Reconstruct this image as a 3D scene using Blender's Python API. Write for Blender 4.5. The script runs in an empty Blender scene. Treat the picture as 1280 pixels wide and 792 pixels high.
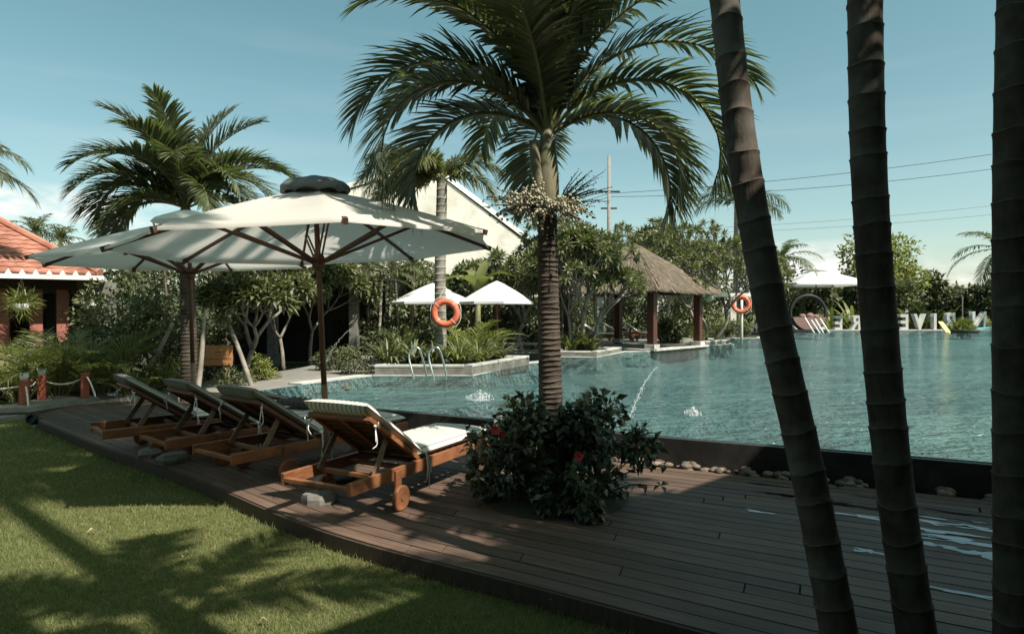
import bpy, bmesh, math, random
import numpy as np
from mathutils import Vector, Matrix
from mathutils.geometry import tessellate_polygon

SC = bpy.context.scene
COL = SC.collection
R = math.radians
CZ, FPX, HZ = 1.57, 800.0, 392.0          # eye height, focal length in photo pixels, horizon row

def G(px, py, z=0.0):
    d = (CZ - z) * FPX / (py - HZ)
    return np.array([(px - 640) / FPX * d, d, z])
def D(px, py, d):
    return np.array([(px - 640) / FPX * d, d, CZ + (HZ - py) / FPX * d])
def A3(*v): return np.array(v, float)
def nrm(v):
    v = np.asarray(v, float); return v / (np.linalg.norm(v, axis=-1, keepdims=True) + 1e-12)
def rotz(a):
    c, s = math.cos(a), math.sin(a); return np.array([[c, -s, 0], [s, c, 0], [0, 0, 1.0]])
def rotx(a):
    c, s = math.cos(a), math.sin(a); return np.array([[1.0, 0, 0], [0, c, -s], [0, s, c]])
def roty(a):
    c, s = math.cos(a), math.sin(a); return np.array([[c, 0, s], [0, 1.0, 0], [-s, 0, c]])
def catmull(pts, n):
    P = [np.array(p, float) for p in pts]
    P = [2 * P[0] - P[1]] + P + [2 * P[-1] - P[-2]]
    out = []
    for i in range(1, len(P) - 2):
        for k in range(n):
            t = k / n
            out.append(.5 * ((2 * P[i]) + (-P[i-1] + P[i+1]) * t + (2*P[i-1] - 5*P[i] + 4*P[i+1] - P[i+2]) * t*t
                             + (-P[i-1] + 3*P[i] - 3*P[i+1] + P[i+2]) * t**3))
    out.append(P[-2]); return np.array(out)

# ------------------------------------------------------------------ mesh builder
class MB:
    def __init__(s): s.v = []; s.f = []; s.n = 0
    def add(s, v, faces, m=0):
        v = np.asarray(v, float).reshape(-1, 3)
        if isinstance(faces, np.ndarray): s.f.append((faces + s.n, m))
        else:
            by = {}
            for q in faces: by.setdefault(len(q), []).append(q)
            for k, q in by.items(): s.f.append((np.array(q, int) + s.n, m))
        s.v.append(v); s.n += len(v); return s
    def mesh(s, name, mats, smooth=False):
        me = bpy.data.meshes.new(name)
        V = np.concatenate(s.v).astype(np.float32)
        loops = np.concatenate([f.ravel() for f, m in s.f]).astype(np.int32)
        tot = np.concatenate([np.full(len(f), f.shape[1]) for f, m in s.f]).astype(np.int32)
        mi = np.concatenate([np.full(len(f), m) for f, m in s.f]).astype(np.int32)
        st = np.concatenate([[0], np.cumsum(tot)[:-1]]).astype(np.int32)
        me.vertices.add(len(V)); me.vertices.foreach_set('co', V.ravel())
        me.loops.add(len(loops)); me.loops.foreach_set('vertex_index', loops)
        me.polygons.add(len(tot)); me.polygons.foreach_set('loop_start', st)
        me.polygons.foreach_set('loop_total', tot)
        for m in (mats if isinstance(mats, (list, tuple)) else [mats]): me.materials.append(m)
        me.polygons.foreach_set('material_index', mi)
        me.update(calc_edges=True)
        me.polygons.foreach_set('use_smooth', np.full(len(tot), bool(smooth)))
        return me
    def build(s, name, mats, parent=None, smooth=False, bevel=0, seg=2):
        o = bpy.data.objects.new(name, s.mesh(name, mats, smooth)); COL.objects.link(o)
        if parent is not None: o.parent = parent
        if bevel:
            b = o.modifiers.new('bevel', 'BEVEL'); b.width = bevel; b.segments = seg; b.limit_method = 'ANGLE'
        return o
    # shapes
    def box(s, c, size, Rm=None, m=0):
        x, y, z = np.array(size, float) / 2
        v = np.array([[-x,-y,-z],[x,-y,-z],[x,y,-z],[-x,y,-z],[-x,-y,z],[x,-y,z],[x,y,z],[-x,y,z]])
        if Rm is not None: v = v @ np.asarray(Rm).T
        return s.add(v + np.asarray(c, float), [(0,3,2,1),(4,5,6,7),(0,1,5,4),(1,2,6,5),(2,3,7,6),(3,0,4,7)], m)
    def bar(s, p, q, w, h, m=0, up=(0,0,1)):
        p, q = np.asarray(p, float), np.asarray(q, float); d = q - p; L = np.linalg.norm(d); y = d / L
        u = np.asarray(up, float)
        if abs(y @ u) > .98: u = np.array([1.0, 0, 0])
        x = nrm(np.cross(y, u)); z = np.cross(x, y)
        return s.box((p + q) / 2, (w, L, h), np.stack([x, y, z], 1), m)
    def tube(s, pts, rad, n=8, m=0, cap=True):
        P = np.array(pts, float); k = len(P)
        r = np.full(k, rad, float) if np.isscalar(rad) else np.array(rad, float)
        T = np.gradient(P, axis=0); T = nrm(T)
        u = np.array([0, 0, 1.0]) if abs(T[0][2]) < .9 else np.array([1.0, 0, 0])
        x = nrm(np.cross(T[0], u)); an = np.linspace(0, 2*math.pi, n, endpoint=False)
        V = np.zeros((k, n, 3))
        for i in range(k):
            x = nrm(x - T[i] * (x @ T[i])); y = np.cross(T[i], x)
            V[i] = P[i] + r[i] * (np.cos(an)[:, None] * x + np.sin(an)[:, None] * y)
        i, j = np.meshgrid(np.arange(k-1), np.arange(n), indexing='ij'); j2 = (j + 1) % n
        F = np.stack([i*n+j, i*n+j2, (i+1)*n+j2, (i+1)*n+j], -1).reshape(-1, 4)
        base = s.n; s.add(V, F, m)
        if cap:
            s.f.append((np.array([list(range(n))[::-1]]) + base, m))
            s.f.append((np.array([list(range(n))]) + base + (k-1)*n, m))
        return s
    def lathe(s, prof, n=16, o=(0,0,0), Rm=None, m=0, sq=None):
        k = len(prof); an = np.linspace(0, 2*math.pi, n, endpoint=False)
        V = np.zeros((k, n, 3))
        for i, (r, z) in enumerate(prof):
            V[i, :, 0] = r*np.cos(an); V[i, :, 1] = r*np.sin(an); V[i, :, 2] = z
        V = V.reshape(-1, 3)
        if Rm is not None: V = V @ np.asarray(Rm).T
        i, j = np.meshgrid(np.arange(k-1), np.arange(n), indexing='ij'); j2 = (j + 1) % n
        F = np.stack([i*n+j, i*n+j2, (i+1)*n+j2, (i+1)*n+j], -1).reshape(-1, 4)
        return s.add(V + np.asarray(o, float), F, m)
    def torus(s, c, R0, r, Rm=None, n=40, k=14, m=0):
        a = np.linspace(0, 2*math.pi, n, endpoint=False); b = np.linspace(0, 2*math.pi, k, endpoint=False)
        aa, bb = np.meshgrid(a, b, indexing='ij')
        V = np.stack([(R0 + r*np.cos(bb))*np.cos(aa), (R0 + r*np.cos(bb))*np.sin(aa), r*np.sin(bb)], -1).reshape(-1, 3)
        if Rm is not None: V = V @ np.asarray(Rm).T
        i, j = np.meshgrid(np.arange(n), np.arange(k), indexing='ij'); i2 = (i+1) % n; j2 = (j+1) % k
        F = np.stack([i*k+j, i2*k+j, i2*k+j2, i*k+j2], -1).reshape(-1, 4)
        return s.add(V + np.asarray(c, float), F, m)
    def ball(s, c, r, n=8, k=6, m=0):
        r = np.broadcast_to(np.asarray(r, float), (3,))
        pr = [(max(1e-4, math.sin(t)), math.cos(t)) for t in np.linspace(math.pi, 0, k)]
        kk = len(pr); an = np.linspace(0, 2*math.pi, n, endpoint=False)
        V = np.array([[a*math.cos(t)*r[0], a*math.sin(t)*r[1], z*r[2]] for a, z in pr for t in an])
        i, j = np.meshgrid(np.arange(kk-1), np.arange(n), indexing='ij'); j2 = (j + 1) % n
        F = np.stack([i*n+j, i*n+j2, (i+1)*n+j2, (i+1)*n+j], -1).reshape(-1, 4)
        return s.add(V + np.asarray(c, float), F, m)
    def poly(s, pts, z, m=0, holes=()):
        loops = [[Vector((p[0], p[1], 0)) for p in pts]] + [[Vector((p[0], p[1], 0)) for p in h] for h in holes]
        tri = tessellate_polygon(loops); flat = [p for l in loops for p in l]
        v = np.array([(p[0], p[1], z) for p in flat]); F = []
        for t in tri:
            a, b, c = [v[i] for i in t]
            F.append(t if (b[0]-a[0])*(c[1]-a[1]) - (b[1]-a[1])*(c[0]-a[0]) > 0 else t[::-1])
        return s.add(v, F, m)
    def wall(s, pts, z0, z1, m=0, closed=False):
        P = np.array([(p[0], p[1]) for p in pts], float); k = len(P)
        v = np.concatenate([np.c_[P, np.full(k, z0)], np.c_[P, np.full(k, z1)]])
        rng_ = range(k if closed else k - 1)
        return s.add(v, [(i, (i+1) % k, k + (i+1) % k, k + i) for i in rng_], m)
    def slab(s, pts, z0, z1, m=0):
        s.poly(pts, z1, m); return s.wall(pts, z0, z1, m, True)

# leaves: arrays of base points, directions, facing normals -> 4 triangles each, arched and folded
def leaves(mb, pos, dr, nr, L, W, arch=.18, fold=.15, m=0):
    pos = np.asarray(pos, float); n = len(pos)
    if n == 0: return
    dr = nrm(dr); sd = nrm(np.cross(dr, nr)); up = np.cross(sd, dr)
    L = np.broadcast_to(np.asarray(L, float), (n,))[:, None]; W = np.broadcast_to(np.asarray(W, float), (n,))[:, None]
    mid = pos + dr*L*.5 + up*L*arch*.5
    tip = pos + dr*L - up*L*arch*.35
    lf = pos + dr*L*.45 - sd*W*.5 + up*(W*fold + L*arch*.4)
    rt = pos + dr*L*.45 + sd*W*.5 + up*(W*fold + L*arch*.4)
    V = np.stack([pos, mid, tip, lf, rt], 1).reshape(-1, 3)
    k = np.arange(n)[:, None] * 5
    F = np.concatenate([k + np.array([0,4,1]), k + np.array([1,4,2]), k + np.array([0,1,3]), k + np.array([1,2,3])])
    mb.add(V, F, m)

# ------------------------------------------------------------------ objects
def tag(o, label=None, cat=None, group=None, kind=None):
    if label: o['label'] = label
    if cat: o['category'] = cat
    if group: o['group'] = group
    if kind: o['kind'] = kind
    return o
def empty(name, loc=(0,0,0), rz=0, label=None, cat=None, group=None):
    o = bpy.data.objects.new(name, None); COL.objects.link(o); o.empty_display_size = .1
    o.location = loc; o.rotation_euler = (0, 0, rz)
    return tag(o, label, cat, group)
def copy_tree(o, parent=None):
    c = o.copy(); COL.objects.link(c)
    if parent is not None: c.parent = parent
    for ch in list(o.children): copy_tree(ch, c)
    return c
def struct(o): return tag(o, kind='structure')

# ------------------------------------------------------------------ materials
def new_mat(name):
    m = bpy.data.materials.new(name); m.use_nodes = True
    nt = m.node_tree; nt.nodes.clear()
    out = nt.nodes.new('ShaderNodeOutputMaterial')
    return m, nt, out
def N(nt, t, **kw):
    n = nt.nodes.new(t)
    for k, v in kw.items():
        if k.startswith('i_'): n.inputs[k[2:].replace('_', ' ')].default_value = v
        else: setattr(n, k, v)
    return n
def rgba(c): return (c[0], c[1], c[2], 1.0)
def ramp(nt, fac, stops):
    r = nt.nodes.new('ShaderNodeValToRGB'); e = r.color_ramp.elements
    while len(e) < len(stops): e.new(.5)
    for k, (p, c) in enumerate(stops): e[k].position = p; e[k].color = rgba(c)
    nt.links.new(fac, r.inputs[0]); return r.outputs[0]
def mixc(nt, fac, a, b, mode='MIX'):
    n = nt.nodes.new('ShaderNodeMix'); n.data_type = 'RGBA'; n.blend_type = mode
    for sock, v in ((n.inputs[0], fac), (n.inputs[6], a), (n.inputs[7], b)):
        if isinstance(v, bpy.types.NodeSocket): nt.links.new(v, sock)
        elif isinstance(v, (int, float)): sock.default_value = v
        else: sock.default_value = rgba(v)
    return n.outputs[2]
def math_(nt, op, a, b=None):
    n = nt.nodes.new('ShaderNodeMath'); n.operation = op
    for k, v in enumerate((a, b)):
        if v is None: continue
        if isinstance(v, bpy.types.NodeSocket): nt.links.new(v, n.inputs[k])
        else: n.inputs[k].default_value = v
    return n.outputs[0]
def noise(nt, scale, detail=4, rough=.55, stretch=None, coord='Object'):
    tc = nt.nodes.new('ShaderNodeTexCoord'); v = tc.outputs[coord]
    if stretch is not None:
        mp = nt.nodes.new('ShaderNodeMapping'); mp.inputs['Scale'].default_value = stretch
        nt.links.new(v, mp.inputs[0]); v = mp.outputs[0]
    n = nt.nodes.new('ShaderNodeTexNoise'); n.inputs['Scale'].default_value = scale
    n.inputs['Detail'].default_value = detail; n.inputs['Roughness'].default_value = rough
    nt.links.new(v, n.inputs['Vector']); return n.outputs['Fac']
def bump(nt, h, strength, dist):
    b = nt.nodes.new('ShaderNodeBump'); b.inputs['Strength'].default_value = strength
    b.inputs['Distance'].default_value = dist; nt.links.new(h, b.inputs['Height']); return b.outputs[0]
def surf(name, c1, c2=None, scale=6, rough=.7, bmp=.3, bdist=.01, spec=.3, stretch=None, island=0, metal=0,
         c3=None, s3=1.2, trans=0, detail=6):
    """noise-mottled principled surface, c1..c2, big blotches towards c3, optional per-island brightness"""
    m, nt, out = new_mat(name); L = nt.links.new
    p = N(nt, 'ShaderNodeBsdfPrincipled'); p.inputs['Roughness'].default_value = rough
    p.inputs['Specular IOR Level'].default_value = spec; p.inputs['Metallic'].default_value = metal
    f = noise(nt, scale, detail, .6, stretch)
    c = ramp(nt, f, [(.3, c1), (.7, c2 or c1)])
    if c3 is not None:
        g = ramp(nt, noise(nt, s3, 3, .6), [(.45, (0,0,0)), (.68, (1,1,1))])
        c = mixc(nt, g, c, c3)
    if island:
        geo = N(nt, 'ShaderNodeNewGeometry')
        k = N(nt, 'ShaderNodeMapRange'); L(geo.outputs['Random Per Island'], k.inputs[0])
        k.inputs[3].default_value = 1 - island; k.inputs[4].default_value = 1 + island
        cc = N(nt, 'ShaderNodeCombineColor'); [L(k.outputs[0], cc.inputs[i]) for i in range(3)]
        c = mixc(nt, 1.0, c, cc.outputs[0], 'MULTIPLY')
    L(c, p.inputs['Base Color'])
    if bmp: L(bump(nt, f, bmp, bdist), p.inputs['Normal'])
    sh = p.outputs[0]
    if trans:
        t = N(nt, 'ShaderNodeBsdfTranslucent'); L(c, t.inputs[0])
        mx = N(nt, 'ShaderNodeMixShader'); mx.inputs[0].default_value = trans
        L(sh, mx.inputs[1]); L(t.outputs[0], mx.inputs[2]); sh = mx.outputs[0]
    L(sh, out.inputs[0]); return m
def leafmat(name, dark, mid, light, rough=.45, trans=.3, spec=.4):
    m, nt, out = new_mat(name); L = nt.links.new
    geo = N(nt, 'ShaderNodeNewGeometry')
    c = ramp(nt, geo.outputs['Random Per Island'], [(0, dark), (.55, mid), (1, light)])
    big = noise(nt, 1.3, 3)
    c = mixc(nt, math_(nt, 'MULTIPLY', big, .35), c, light)
    p = N(nt, 'ShaderNodeBsdfPrincipled'); p.inputs['Roughness'].default_value = rough
    p.inputs['Specular IOR Level'].default_value = spec
    L(c, p.inputs['Base Color'])
    t = N(nt, 'ShaderNodeBsdfTranslucent'); ct = mixc(nt, 1.0, c, (1.25, 1.38, .62), 'MULTIPLY'); L(ct, t.inputs[0])
    mx = N(nt, 'ShaderNodeMixShader'); mx.inputs[0].default_value = trans
    L(p.outputs[0], mx.inputs[1]); L(t.outputs[0], mx.inputs[2]); L(mx.outputs[0], out.inputs[0]); return m

M = {}
M['palm_leaf'] = leafmat('palm_leaf', (.050,.068,.031), (.092,.115,.055), (.19,.20,.115), .30, .30, .7)
M['palm_leaf_far'] = leafmat('palm_leaf_far', (.055,.068,.030), (.09,.105,.046), (.17,.17,.085), .5, .28, .3)
M['palm_leaf_yellow'] = leafmat('palm_leaf_yellow', (.07,.085,.03), (.12,.13,.05), (.20,.19,.08), .5, .32, .3)
M['stalk'] = surf('palm_stalk', (.13,.14,.06), (.20,.19,.09), 9, .5, .1)
M['crownshaft'] = surf('crownshaft', (.15,.14,.085), (.26,.225,.14), 5, .45, .1, c3=(.13,.15,.07), s3=4, stretch=(3,3,.5))
M['trunk_main'] = surf('trunk_main', (.024,.018,.014), (.072,.054,.040), 16, .85, .8, .012, stretch=(1,1,3.5), c3=(.12,.092,.068), s3=2.5)
M['trunk_fore'] = surf('trunk_foreground', (.042,.031,.022), (.085,.065,.047), 13, .85, .9, .008, stretch=(1.8,1.8,.5), c3=(.105,.097,.078), s3=5)
M['trunk_scar'] = surf('trunk_scar', (.065,.053,.042), (.17,.145,.115), 22, .85, .4, .004)
M['trunk_grey'] = surf('trunk_grey', (.20,.185,.15), (.33,.30,.25), 10, .85, .4, .008, c3=(.12,.11,.085), s3=4)
M['bark'] = surf('bark', (.08,.065,.05), (.19,.16,.125), 14, .9, .6, .01)
M['bark_pale'] = surf('bark_pale', (.20,.175,.145), (.36,.32,.27), 12, .85, .5, .008, c3=(.14,.12,.09), s3=3)
M['frangi_leaf'] = leafmat('frangipani_leaf', (.06,.075,.031), (.11,.125,.052), (.22,.22,.115), .42, .22, .4)
M['shrub_leaf'] = leafmat('shrub_leaf', (.06,.074,.033), (.115,.130,.058), (.24,.24,.125), .45, .22, .35)
M['dark_leaf'] = leafmat('dark_leaf', (.034,.044,.021), (.064,.078,.036), (.145,.155,.075), .5, .2, .3)
M['lime_leaf'] = leafmat('lime_leaf', (.10,.13,.03), (.17,.19,.05), (.28,.28,.09), .5, .3, .3)
M['hib_leaf'] = leafmat('hibiscus_leaf', (.018,.028,.015), (.034,.048,.025), (.12,.135,.065), .33, .15, .45)
M['areca_leaf'] = leafmat('areca_leaf', (.095,.115,.04), (.155,.172,.062), (.27,.27,.115), .45, .3, .35)
M['fruit'] = surf('palm_fruit', (.33,.30,.215), (.45,.41,.305), 30, .5, 0, island=.35)
M['flower_red'] = surf('hibiscus_flower', (.50,.04,.05), (.65,.10,.09), 20, .5, 0, trans=.25)
M['flower_pale'] = surf('pale_flower', (.75,.70,.62), (.82,.78,.7), 20, .5, 0, trans=.25)
M['canopy'] = surf('canopy_cloth', (.79,.745,.665), (.82,.775,.70), 7, .85, .22, .014, spec=.1, trans=.42, c3=(.77,.72,.635), s3=1.4)
M['canopy_white'] = surf('white_canopy_cloth', (.80,.79,.77), (.82,.81,.79), 60, .8, .05, .002, spec=.1, trans=.2)
M['cap'] = surf('cap_cloth', (.17,.18,.18), (.24,.25,.25), 30, .85, .15, .004, c3=(.13,.135,.135), s3=5)
M['umb_wood'] = surf('umbrella_wood', (.07,.035,.024), (.115,.06,.04), 18, .55, .15, .003, stretch=(4,4,.6))
M['metal_dark'] = surf('dark_metal', (.03,.03,.03), (.05,.048,.045), 20, .45, .05, metal=.6)
M['steel'] = surf('polished_steel', (.65,.64,.61), (.75,.74,.71), 20, .22, .02, metal=1)
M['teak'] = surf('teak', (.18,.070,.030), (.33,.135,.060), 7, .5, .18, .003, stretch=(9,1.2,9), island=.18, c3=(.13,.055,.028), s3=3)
M['teak_shaded'] = surf('shaded_teak', (.085,.038,.020), (.16,.072,.036), 7, .5, .18, .003, stretch=(9,1.2,9), island=.15)
M['teak_grey'] = surf('weathered_teak', (.15,.09,.055), (.26,.17,.11), 8, .6, .2, .003, stretch=(9,1.2,9), island=.2)
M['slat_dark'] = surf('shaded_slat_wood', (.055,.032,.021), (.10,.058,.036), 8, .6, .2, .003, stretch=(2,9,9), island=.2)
M['white_tie'] = surf('cotton_tie', (.70,.69,.65), (.78,.77,.73), 60, .9, 0)
M['stone'] = surf('grey_stone', (.15,.14,.12), (.25,.235,.205), 12, .9, .5, .01, c3=(.17,.165,.14), s3=4)
M['stone_pale'] = surf('pale_stone_edge', (.42,.41,.375), (.58,.565,.52), 9, .8, .3, .004, c3=(.33,.325,.29), s3=2)
M['planter_dark'] = surf('planter_stone', (.14,.13,.11), (.24,.225,.195), 7, .8, .35, .006, c3=(.10,.095,.08), s3=2.5)
M['poolwall'] = surf('pool_wall_stone', (.030,.028,.026), (.055,.051,.046), 9, .5, .35, .006, c3=(.022,.021,.02), s3=2)
M['path'] = surf('path_paving', (.20,.185,.16), (.29,.27,.235), 2.5, .85, .3, .004, c3=(.17,.16,.14), s3=.8, detail=9)
M['soil'] = surf('garden_soil', (.030,.030,.018), (.065,.068,.034), 5, .95, .6, .02)
M['red_post'] = surf('painted_red_post', (.30,.075,.045), (.40,.115,.07), 9, .6, .25, .004, c3=(.22,.07,.045), s3=6)
M['red_column'] = surf('red_column', (.34,.12,.09), (.46,.18,.14), 6, .7, .3, .005, c3=(.25,.10,.075), s3=3)
M['rope'] = surf('white_rope', (.58,.55,.48), (.72,.69,.62), 60, .9, .3, .003)
M['white_pot'] = surf('white_pot', (.74,.74,.72), (.8,.8,.78), 8, .4, .03)
M['tile'] = None
M['white_paint'] = surf('white_paint', (.72,.71,.68), (.80,.79,.765), 4, .65, .05, c3=(.66,.65,.61), s3=.8)
M['cream_wall'] = surf('cream_wall', (.62,.585,.51), (.70,.665,.59), 3, .85, .1, c3=(.48,.45,.38), s3=.6)
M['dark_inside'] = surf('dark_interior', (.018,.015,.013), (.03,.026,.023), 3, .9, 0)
M['dark_wood'] = surf('dark_wood', (.05,.032,.024), (.085,.055,.04), 7, .6, .2, .004, stretch=(5,5,.7))
M['gaz_wood'] = surf('gazebo_post_wood', (.055,.022,.016), (.105,.040,.028), 8, .6, .2, .004, stretch=(5,5,.7))
M['brick'] = surf('red_brick', (.24,.10,.07), (.36,.17,.12), 14, .9, .4, .01)
M['sign_wood'] = surf('sign_wood', (.38,.16,.06), (.52,.25,.105), 6, .6, .15, .003, stretch=(1,8,8), island=.12)
M['lifebuoy'] = surf('lifebuoy_orange', (.72,.15,.075), (.80,.20,.11), 12, .55, .1, .003, c3=(.62,.16,.10), s3=4)
M['letter'] = surf('letter_white', (.36,.35,.33), (.44,.43,.40), 5, .6, .05)
M['lantern_green'] = surf('green_lantern', (.16,.42,.06), (.24,.52,.11), 10, .6, 0, trans=.4)
M['lantern_pale'] = surf('pale_lantern', (.52,.60,.46), (.62,.68,.55), 10, .6, 0, trans=.4)
M['concrete'] = surf('concrete_pole', (.20,.19,.17), (.29,.275,.25), 6, .9, .2, .004)
M['pink_cloth'] = surf('pink_cushion', (.22,.13,.11), (.29,.175,.15), 9, .85, .05)
M['yellow'] = surf('yellow_paddle', (.62,.52,.20), (.70,.60,.28), 9, .6, 0)
M['turquoise'] = surf('turquoise_hull', (.10,.34,.36), (.16,.42,.43), 9, .4, .05)
M['blackish'] = surf('black_rubber', (.018,.018,.018), (.03,.03,.03), 9, .5, .05)
M['towel'] = surf('dark_towel', (.045,.042,.04), (.08,.075,.07), 25, .95, .4, .01)
M['pebble'] = surf('river_pebble', (.09,.07,.055), (.19,.15,.115), 18, .7, .2, .003, island=.55)
M['dry_leaf'] = surf('dry_leaf', (.34,.24,.13), (.48,.36,.21), 20, .8, 0)
M['wire'] = surf('wire', (.03,.03,.03), (.04,.04,.04), 9, .6, 0)

def mat_tile():
    m, nt, out = new_mat('clay_roof_tile'); L = nt.links.new
    p = N(nt, 'ShaderNodeBsdfPrincipled', i_Roughness=.75); p.inputs['Specular IOR Level'].default_value = .2
    c = ramp(nt, noise(nt, 3.5, 5), [(.3, (.30,.12,.082)), (.7, (.47,.225,.16))])
    geo = N(nt, 'ShaderNodeNewGeometry')
    k = N(nt, 'ShaderNodeMapRange'); L(geo.outputs['Random Per Island'], k.inputs[0]); k.inputs[3].default_value = .82; k.inputs[4].default_value = 1.15
    cc = N(nt, 'ShaderNodeCombineColor'); [L(k.outputs[0], cc.inputs[i]) for i in range(3)]
    L(mixc(nt, 1.0, c, cc.outputs[0], 'MULTIPLY'), p.inputs[0]); L(p.outputs[0], out.inputs[0]); return m
M['tile'] = mat_tile()

def mat_mattress(name='striped_mattress_cloth', k=1.0):
    m, nt, out = new_mat(name); L = nt.links.new
    tc = N(nt, 'ShaderNodeTexCoord'); sx = N(nt, 'ShaderNodeSeparateXYZ'); L(tc.outputs['Object'], sx.inputs[0])
    fr = math_(nt, 'FRACT', math_(nt, 'MULTIPLY', sx.outputs[0], 22.0))
    st = math_(nt, 'LESS_THAN', math_(nt, 'ABSOLUTE', math_(nt, 'SUBTRACT', fr, .5)), .17)
    a = ramp(nt, noise(nt, 3.5, 5), [(.3, (.62,.595,.53)), (.7, (.73,.705,.64))])
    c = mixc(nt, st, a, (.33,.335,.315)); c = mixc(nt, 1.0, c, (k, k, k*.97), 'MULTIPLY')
    p = N(nt, 'ShaderNodeBsdfPrincipled', i_Roughness=.9); p.inputs['Specular IOR Level'].default_value = .1
    L(c, p.inputs[0]); L(bump(nt, noise(nt, 7, 4), .5, .012), p.inputs['Normal']); L(p.outputs[0], out.inputs[0]); return m
M['mattress'] = mat_mattress(); M['mattress_shaded'] = mat_mattress('shaded_mattress_cloth', .36)

def mat_lawn():
    m, nt, out = new_mat('lawn'); L = nt.links.new
    f = noise(nt, 22, 8, .7); g = noise(nt, .9, 4, .6)
    c = ramp(nt, f, [(.28, (.055,.068,.022)), (.55, (.115,.134,.044)), (.78, (.19,.19,.072))])
    c = mixc(nt, ramp(nt, g, [(.48, (0,0,0)), (.75, (.75,.75,.75))]), c, (.20,.18,.075))
    p = N(nt, 'ShaderNodeBsdfPrincipled', i_Roughness=.95); p.inputs['Specular IOR Level'].default_value = .1
    L(c, p.inputs[0]); L(bump(nt, f, .8, .03), p.inputs['Normal']); L(p.outputs[0], out.inputs[0]); return m
M['lawn'] = mat_lawn()
M['grass'] = leafmat('grass_blade', (.135,.15,.062), (.205,.212,.095), (.33,.31,.155), .6, .42, .25)

def mat_deck():
    m, nt, out = new_mat('deck_boards'); L = nt.links.new
    geo = N(nt, 'ShaderNodeNewGeometry')
    at = N(nt, 'ShaderNodeUVMap')
    mp = N(nt, 'ShaderNodeMapping'); mp.inputs['Scale'].default_value = (1.2, 40, 1); L(at.outputs[0], mp.inputs[0])
    n = N(nt, 'ShaderNodeTexNoise'); n.inputs['Scale'].default_value = 1; n.inputs['Detail'].default_value = 7; L(mp.outputs[0], n.inputs[0])
    c = ramp(nt, n.outputs[0], [(.3, (.082,.051,.036)), (.7, (.178,.116,.081))])
    k = N(nt, 'ShaderNodeMapRange'); L(geo.outputs['Random Per Island'], k.inputs[0]); k.inputs[3].default_value = .74; k.inputs[4].default_value = 1.2
    cc = N(nt, 'ShaderNodeCombineColor'); [L(k.outputs[0], cc.inputs[i]) for i in range(3)]
    c = mixc(nt, 1.0, c, cc.outputs[0], 'MULTIPLY')
    w = ramp(nt, noise(nt, 1.1, 5, .65), [(.42, (0,0,0)), (.65, (1,1,1))])
    c = mixc(nt, math_(nt, 'MULTIPLY', w, .45), c, (.080,.056,.042))
    p = N(nt, 'ShaderNodeBsdfPrincipled'); p.inputs['Specular IOR Level'].default_value = .35
    rr = N(nt, 'ShaderNodeMapRange'); L(noise(nt, 2.3, 4), rr.inputs[0]); rr.inputs[3].default_value = .45; rr.inputs[4].default_value = .8
    L(rr.outputs[0], p.inputs['Roughness'])
    # fine reeded grooves along the board
    sx = N(nt, 'ShaderNodeSeparateXYZ'); L(at.outputs[0], sx.inputs[0])
    gr = math_(nt, 'SINE', math_(nt, 'MULTIPLY', sx.outputs[1], 520.0))
    hh = math_(nt, 'ADD', math_(nt, 'MULTIPLY', gr, .35), n.outputs[0])
    L(c, p.inputs[0]); L(bump(nt, hh, .35, .003), p.inputs['Normal']); L(p.outputs[0], out.inputs[0]); return m
M['deck'] = mat_deck()

def mat_pool_floor():
    m, nt, out = new_mat('pool_floor_mosaic'); L = nt.links.new
    tc = N(nt, 'ShaderNodeTexCoord')
    br = N(nt, 'ShaderNodeTexBrick'); br.inputs['Scale'].default_value = 4; br.inputs['Mortar Size'].default_value = .02
    br.offset = 0; br.inputs['Color1'].default_value = (.14,.235,.235,1); br.inputs['Color2'].default_value = (.175,.275,.275,1); br.inputs['Mortar'].default_value = (.27,.34,.34,1)
    br.inputs['Brick Width'].default_value = .25; L(tc.outputs['Object'], br.inputs[0])
    c = mixc(nt, ramp(nt, noise(nt, .35, 4), [(.4, (0,0,0)), (.65, (.6,.6,.6))]), br.outputs[0], (.06,.115,.13))
    p = N(nt, 'ShaderNodeBsdfPrincipled', i_Roughness=.6); L(c, p.inputs[0]); L(p.outputs[0], out.inputs[0]); return m
M['pool_floor'] = mat_pool_floor()

def mat_water(name='pool_water', big=1.0, tint=(.80,.93,.92), ior=1.42):
    m, nt, out = new_mat(name); L = nt.links.new
    h1 = noise(nt, 1.5, 3, .5, (.75, 2.0, 1)); h2 = noise(nt, 5.0, 3, .55, (.8, 1.9, 1)); h3 = noise(nt, 16, 2, .5)
    h = math_(nt, 'ADD', math_(nt, 'MULTIPLY', h1, .9), math_(nt, 'ADD', math_(nt, 'MULTIPLY', h2, .55), math_(nt, 'MULTIPLY', h3, .16)))
    h = math_(nt, 'MULTIPLY', h, math_(nt, 'ADD', .35, math_(nt, 'MULTIPLY', noise(nt, .16, 3, .6), 1.3)))
    nb = bump(nt, h, 1.0, .24 * big)
    fr = N(nt, 'ShaderNodeFresnel', i_IOR=ior); L(nb, fr.inputs['Normal'])
    gl = N(nt, 'ShaderNodeBsdfGlossy'); gl.inputs['Roughness'].default_value = .05; L(nb, gl.inputs['Normal'])
    gl.inputs[0].default_value = (.95, .97, .96, 1)
    tr = N(nt, 'ShaderNodeBsdfTransparent'); tr.inputs[0].default_value = rgba(tint)
    mx = N(nt, 'ShaderNodeMixShader'); L(fr.outputs[0], mx.inputs[0]); L(tr.outputs[0], mx.inputs[1]); L(gl.outputs[0], mx.inputs[2])
    L(mx.outputs[0], out.inputs[0]); return m
M['water'] = mat_water()
M['puddle'] = mat_water('puddle_water', .01, (.95,.95,.95), 2.3)
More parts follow.
